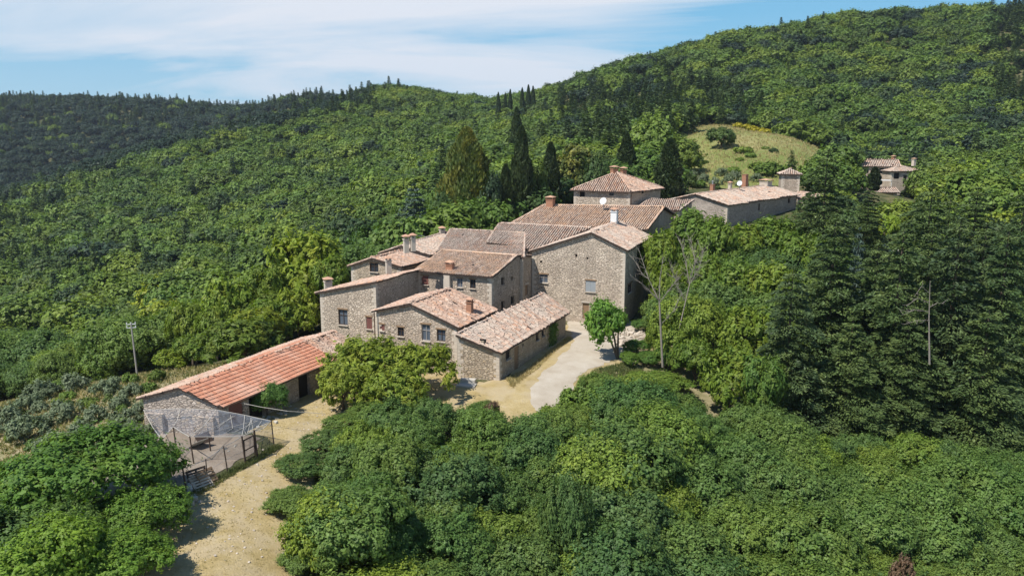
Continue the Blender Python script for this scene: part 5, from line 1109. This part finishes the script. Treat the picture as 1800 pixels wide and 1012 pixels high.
# ------------------------------------------------------------------ bare trees
def bare(name, stems, label, m='bark_pale', twigs=60, seed=1, tw=.6, spread=1.0):
    stems = [(a_, b_ * .68, c_ * .7) for a_, b_, c_ in stems]
    r_ = random.Random(seed); root = None; mb = MB(); fine = MB()
    for pts_, r0, r1 in stems:
        L = [P(*q) for q in pts_]; n = len(L); mb.tube(L, [r0 + (r1 - r0) * i / (n - 1) for i in range(n)], 6)
    for i in range(twigs):
        pts_, r0, r1 = r_.choice(stems[1:] if len(stems) > 1 else stems); L = [P(*q) for q in pts_]; k = r_.randrange(len(L) - 1); a = L[k].lerp(L[k + 1], r_.random()); d = (L[k + 1] - L[k]).normalized()
        e = (d + V3((r_.gauss(0, .6), r_.gauss(0, .6), r_.gauss(.1, .5))) * spread).normalized() * tw * r_.uniform(.5, 1.6); fine.tube([a, a + e * .6, a + e + V3((r_.gauss(0, .12), r_.gauss(0, .12), .1))], [.020, .013, .006], 4, False)
    base = P(*stems[0][0][0]); root = empty(name, base, label, 'bare tree'); mb.build('trunk', M[m], root); fine.build('twig', M[m], root)
bare('bare_tree', [([(1165, 645, 71), (1162, 590, 71), (1159, 528, 71)], .17, .11), ([(1159, 528, 71), (1130, 500, 70.5), (1108, 484, 70)], .08, .03), ([(1159, 530, 71), (1140, 490, 71.5), (1122, 436, 72)], .08, .025), ([(1159, 528, 71), (1160, 490, 71), (1166, 452, 71)], .08, .025), ([(1159, 532, 71), (1180, 505, 70), (1200, 480, 69.5)], .07, .02), ([(1140, 490, 71.5), (1128, 480, 72), (1112, 452, 72.5)], .04, .015), ([(1162, 570, 71), (1185, 545, 71.5), (1196, 520, 72)], .05, .02)], 'pale leafless tree with spreading branches right of the largest house', twigs=110, seed=2)
bare('bare_tree', [([(1186, 610, 72), (1198, 560, 72.5), (1212, 500, 73)], .10, .06), ([(1212, 500, 73), (1205, 460, 73.5), (1196, 425, 74)], .05, .015), ([(1212, 500, 73), (1222, 460, 73), (1214, 418, 74)], .05, .015), ([(1212, 500, 73), (1230, 470, 73), (1236, 440, 74)], .04, .015), ([(1205, 530, 73), (1190, 500, 73), (1180, 470, 73)], .04, .015)], 'grey twiggy dead tree leaning in front of the bright bank', twigs=170, seed=3, tw=.8)
bare('bare_conifer', [([(1634, 640, 53), (1633, 560, 53), (1635, 493, 53)], .10, .02)] + [([(1633, y_, 53), (1633 - w_ * .5, y_ - 12 + 4 * i, 52.8), (1633 - w_, y_ + 6, 52.5)], .035, .012) for i, (y_, w_) in enumerate(((515, 26), (532, 40), (548, 48), (563, 40)))] + [([(1634, 540, 53), (1648, 532, 53), (1660, 534, 53)], .03, .01)], 'thin bare white trunk with drooping dead branches among the firs', twigs=26, seed=4, tw=.35)
# ------------------------------------------------------------------ far houses, pale shed
def small_house(label, px, py, d, wd, dp_, eh_, rh, rz, wm, tm, seed, wins=(), name='farm_house', hip=False, zb=None):
    q = P(px, py, d); c, s_ = math.cos(rz), math.sin(rz)
    def w2(a, b): return (q.x + a * c - b * s_, q.y + a * s_ + b * c)
    ft = [w2(-wd / 2, 0), w2(wd / 2, 0), w2(wd / 2, dp_), w2(-wd / 2, dp_)]; z_ = q.z; e_ = z_ + eh_; t_ = e_ + rh
    if hip:
        ra, rb = w2(-wd / 2 + dp_ * .45, dp_ / 2), w2(wd / 2 - dp_ * .45, dp_ / 2)
        rf = [Roof([up(ft[0], e_), up(ft[1], e_), up(rb, t_), up(ra, t_)], [.5, 0, 0, 0]), Roof([up(ft[1], e_), up(ft[2], e_), up(rb, t_)], [.5, 0, 0]), Roof([up(ft[2], e_), up(ft[3], e_), up(ra, t_), up(rb, t_)], [.5, 0, 0, 0]), Roof([up(ft[3], e_), up(ft[0], e_), up(ra, t_)], [.5, 0, 0])]
        pf = {i: [(0, e_ - .1), (1, e_ - .1)] for i in range(4)}
    else:
        ra, rb = w2(-wd / 2, dp_ / 2), w2(wd / 2, dp_ / 2)
        rf = [Roof([up(ft[0], e_), up(ft[1], e_), up(rb, t_), up(ra, t_)], [.5, .4, 0, .4]), Roof([up(ft[2], e_), up(ft[3], e_), up(ra, t_), up(rb, t_)], [.5, .4, 0, .4])]
        pf = {0: [(0, e_ - .1), (1, e_ - .1)], 1: [(0, e_ - .1), (.5, t_ - .1), (1, e_ - .1)], 2: [(0, e_ - .1), (1, e_ - .1)], 3: [(0, e_ - .1), (.5, t_ - .1), (1, e_ - .1)]}
    return house(label, ft, z_, pf, rf, wm, tm, ops={0: [((a * wd, b * wd, z_ + z0_, z_ + z1_),'window') if 0 else [(a * wd, b * wd, z_ + z0_, z_ + z1_), kd2] for a, b, z0_, z1_, kd2 in wins]}, seed=seed, name=name, rw=.45, tl=.7)
hj, rj = small_house('far pink two storey house with loggia left of the thin cypress', 1545, 324, 216, 9.5, 8, 5.0, 1.5, -.25, 'stone_pale', 'tile_pink', 201, [(.08, .2, 2.9, 4.3, 'dark'), (.28, .4, 2.9, 4.3, 'dark'), (.48, .6, 2.9, 4.3, 'dark'), (.72, .85, 2.7, 4.3, 'window'), (.08, .55, .3, 2.2, 'dark')])
chimney(rj, P(1570, 284, 220), .8, 1.2, 'brick')
hj, rj = small_house('far pink house with low hipped roof right of the thin cypress', 1592, 325, 212, 8.5, 9, 3.8, 1.4, .1, 'stone_pale', 'tile_pink', 203, [(.08, .26, 1.6, 3.2, 'dark'), (.4, .52, .4, 2.6, 'dark')], hip=True)
chimney(rj, P(1606, 288, 217), .8, 1.1, 'plaster')
q = P(1555, 317, 208); mb = MB(); mb.box((q.x, q.y, q.z), (2.8, 2.4, .12), -.1); 
for e in (-1.3, 1.3): mb.tube([(q.x + e, q.y - 1.1, q.z), (q.x + e, q.y - 1.1, q.z - 2.5)], .06, 5)
tag(mb.build('awning', M['white'], None, q), 'small white awning between the two far pink houses', 'awning')
small_house('low outbuilding with beige roof below the far pink houses', 1545, 350, 188, 8, 5, 1.8, .8, -.1, 'stone_warm', 'tile_pink', 205)
small_house('white roofed shed half hidden between the dark firs', 1543, 452, 112, 5.2, 3, 1.0, .45, .15, 'plaster', 'tile_white', 207, name='shed')
small_house('white shed corner between the two cypresses behind the hipped house', 1131, 322, 150, 3.0, 2.5, 1.4, .25, .2, 'plaster', 'tile_white', 209, name='shed')
# yellow broom and pale flowering trees
mk_broad('broomk', 'broom', 1, 1.4, 1.4, 10, 1200, .25, 390, 0, trunk=False, sprigs=120, spr=.14)
for px, py, d in ((1298, 226, 258), (1312, 228, 256), (1325, 229, 255), (1337, 231, 254), (1350, 230, 254), (1362, 232, 252), (1374, 234, 251), (1320, 236, 246), (1345, 238, 244), (1388, 236, 248)):
    T('broom_bush', BL['broomk'], px, py, d, 'yellow flowering broom bush along the upper edge of the meadow', half_px=9, cat='bush', group='yellow broom at the top of the meadow', parts=False)
for px, py, d, hp in ((1628, 94, 392, 13), (1648, 99, 388, 11), (1700, 100, 380, 15), (1722, 104, 376, 12), (1655, 106, 384, 9)):
    T('flowering_tree', BL['mid'], px, py, d, 'pale yellow flowering tree high on the right hillside', half_px=hp, cat='tree', group='pale flowering trees on the right hill', parts=False, col=(2.4, 1.7, .8))
# garden chairs under the feathery tree
def chair(p, rz, label):
    root = empty('garden_chair', p, label, 'chair', 'white garden chairs', rz)
    def lb(c, s): m_ = MB(); m_.box(c, s); return m_
    def add(n, m_): o = link(n, m_.mesh(n, M['white']), root)
    add('seat', lb((0, 0, .44), (.5, .48, .04))); bk = MB()
    for i in range(5): bk.box((-.2 + i * .1, .25, .7), (.06, .03, .5))
    bk.box((0, .25, .95), (.5, .035, .06)); add('backrest', bk)
    for i in (-.22, .22):
        for j in (-.2, .22): add('leg', lb((i, j, .21), (.05, .05, .42)))
chair(G(617, 640) , .4, 'white garden chair under the feathery tree, the farther one'); chair(G(612, 665), 1.2, 'white garden chair under the feathery tree, the nearer one'); chair(G(735, 668), 2.2, 'white garden chair seen through the right feathery tree')
# dry grass tufts on the verge, coarse grass on open slopes
r = rg(77); acc = []
def tufts(name, poly, n, hgt, m, lift=.02, seed=1):
    r = rg(seed); xs = [p[0] for p in poly]; ys = [p[1] for p in poly]; C_ = []
    while len(C_) < n:
        x = r.uniform(min(xs), max(xs)); y = r.uniform(min(ys), max(ys))
        if inside((x, y), poly): C_.append((x, y, gz(x, y) + lift))
    c = np.repeat(np.array(C_), 5, 0) + r.normal(0, .05, (n * 5, 3)) * [1, 1, 0]; k = len(c); dr = unit(np.stack([r.normal(0, .6, k), r.normal(0, .6, k), np.ones(k)], 1)); h_ = hgt * r.uniform(.4, 1.4, (k, 1)); wv = unit(np.cross(dr, r.normal(0, 1, (k, 3)))) * hgt * .12
    V = np.stack([c - wv, c + wv, c + dr * h_ + wv * .2, c + dr * h_ - wv * .2], 1); tag(link(name, npmesh(name, V, M[m])), kind='stuff')
M['straw'] = m_leaf('straw', [(.40, .32, .15)], (.25, .24, .09), .6, .2, .4, .4); M['grass'] = m_leaf('grass', [(.12, .15, .05)], (.24, .22, .09), .8, .3, .3, .4)
stones('track_stones', [V3((x_, y_, 0)) for x_, y_ in ((-15, 34), (-14.6, 38), (-15.4, 42), (-15.8, 46), (-15.4, 50), (-15, 55), (-16, 30), (-14, 59))], 260, .03, .11, 1.0, 'stones', 'rubble', 12)
tufts('dry_grass', [q for q in track], 4500, .09, 'straw', seed=5)
tufts('verge_grass', [(-10.5,34),(-7.5,35),(-9.0,44),(-10,50),(-8.5,56),(-6,60),(-8,60.5),(-11.5,55),(-12.6,47)], 3500, .22, 'grass', seed=6)
tufts('drive_grass', gp((1000,700,0),(1015,672,0),(1045,648,0),(1100,632,0),(1135,640,0),(1100,680,0),(1030,705,0)), 2500, .25, 'grass', seed=19)
tufts('wall_grass', gp((888,668,0),(925,652,0),(1000,592,0),(1004,596,0),(940,655,0),(900,685,0)), 900, .2, 'straw', seed=20)
tufts('pen_grass', [(-21.5,40),(-19.0,43),(-16.3,51.5),(-15.7,51.3),(-18.4,43),(-20.6,39)], 1500, .2, 'grass', seed=9)
tufts('slope_grass', OLIVES, 6000, .28, 'grass', seed=7); tufts('dry_slope_grass', OLIVES, 7000, .3, 'straw', seed=17)
tufts('meadow_grass', MEADOW, 4500, .5, 'straw', seed=8, lift=.2)

# ------------------------------------------------------------------ thin summer haze over the valley
hd = 0.00012
if hd > 0:
    hb_ = MB(); X0, X1, Y0, Y1 = gx[0] - 5, gx[-1] + 5, gy[0] - 5, gy[-1] + 5; Z0, Z1 = float(ZZ.min()) - 1, max(float(ZZ.max()) + 16, CZ + 5)
    hb_.box(((X0 + X1) / 2, (Y0 + Y1) / 2, (Z0 + Z1) / 2), (X1 - X0, Y1 - Y0, Z1 - Z0))
    m, nt = mat('haze'); o = N(nt, 'ShaderNodeOutputMaterial'); pv = N(nt, 'ShaderNodeVolumePrincipled', inp={'Density': hd}); pv.inputs['Color'].default_value = (.78, .88, 1, 1); pv.inputs['Anisotropy'].default_value = .3
    nt.links.new(pv.outputs[0], o.inputs['Volume']); tag(hb_.build('haze', m), kind='stuff')
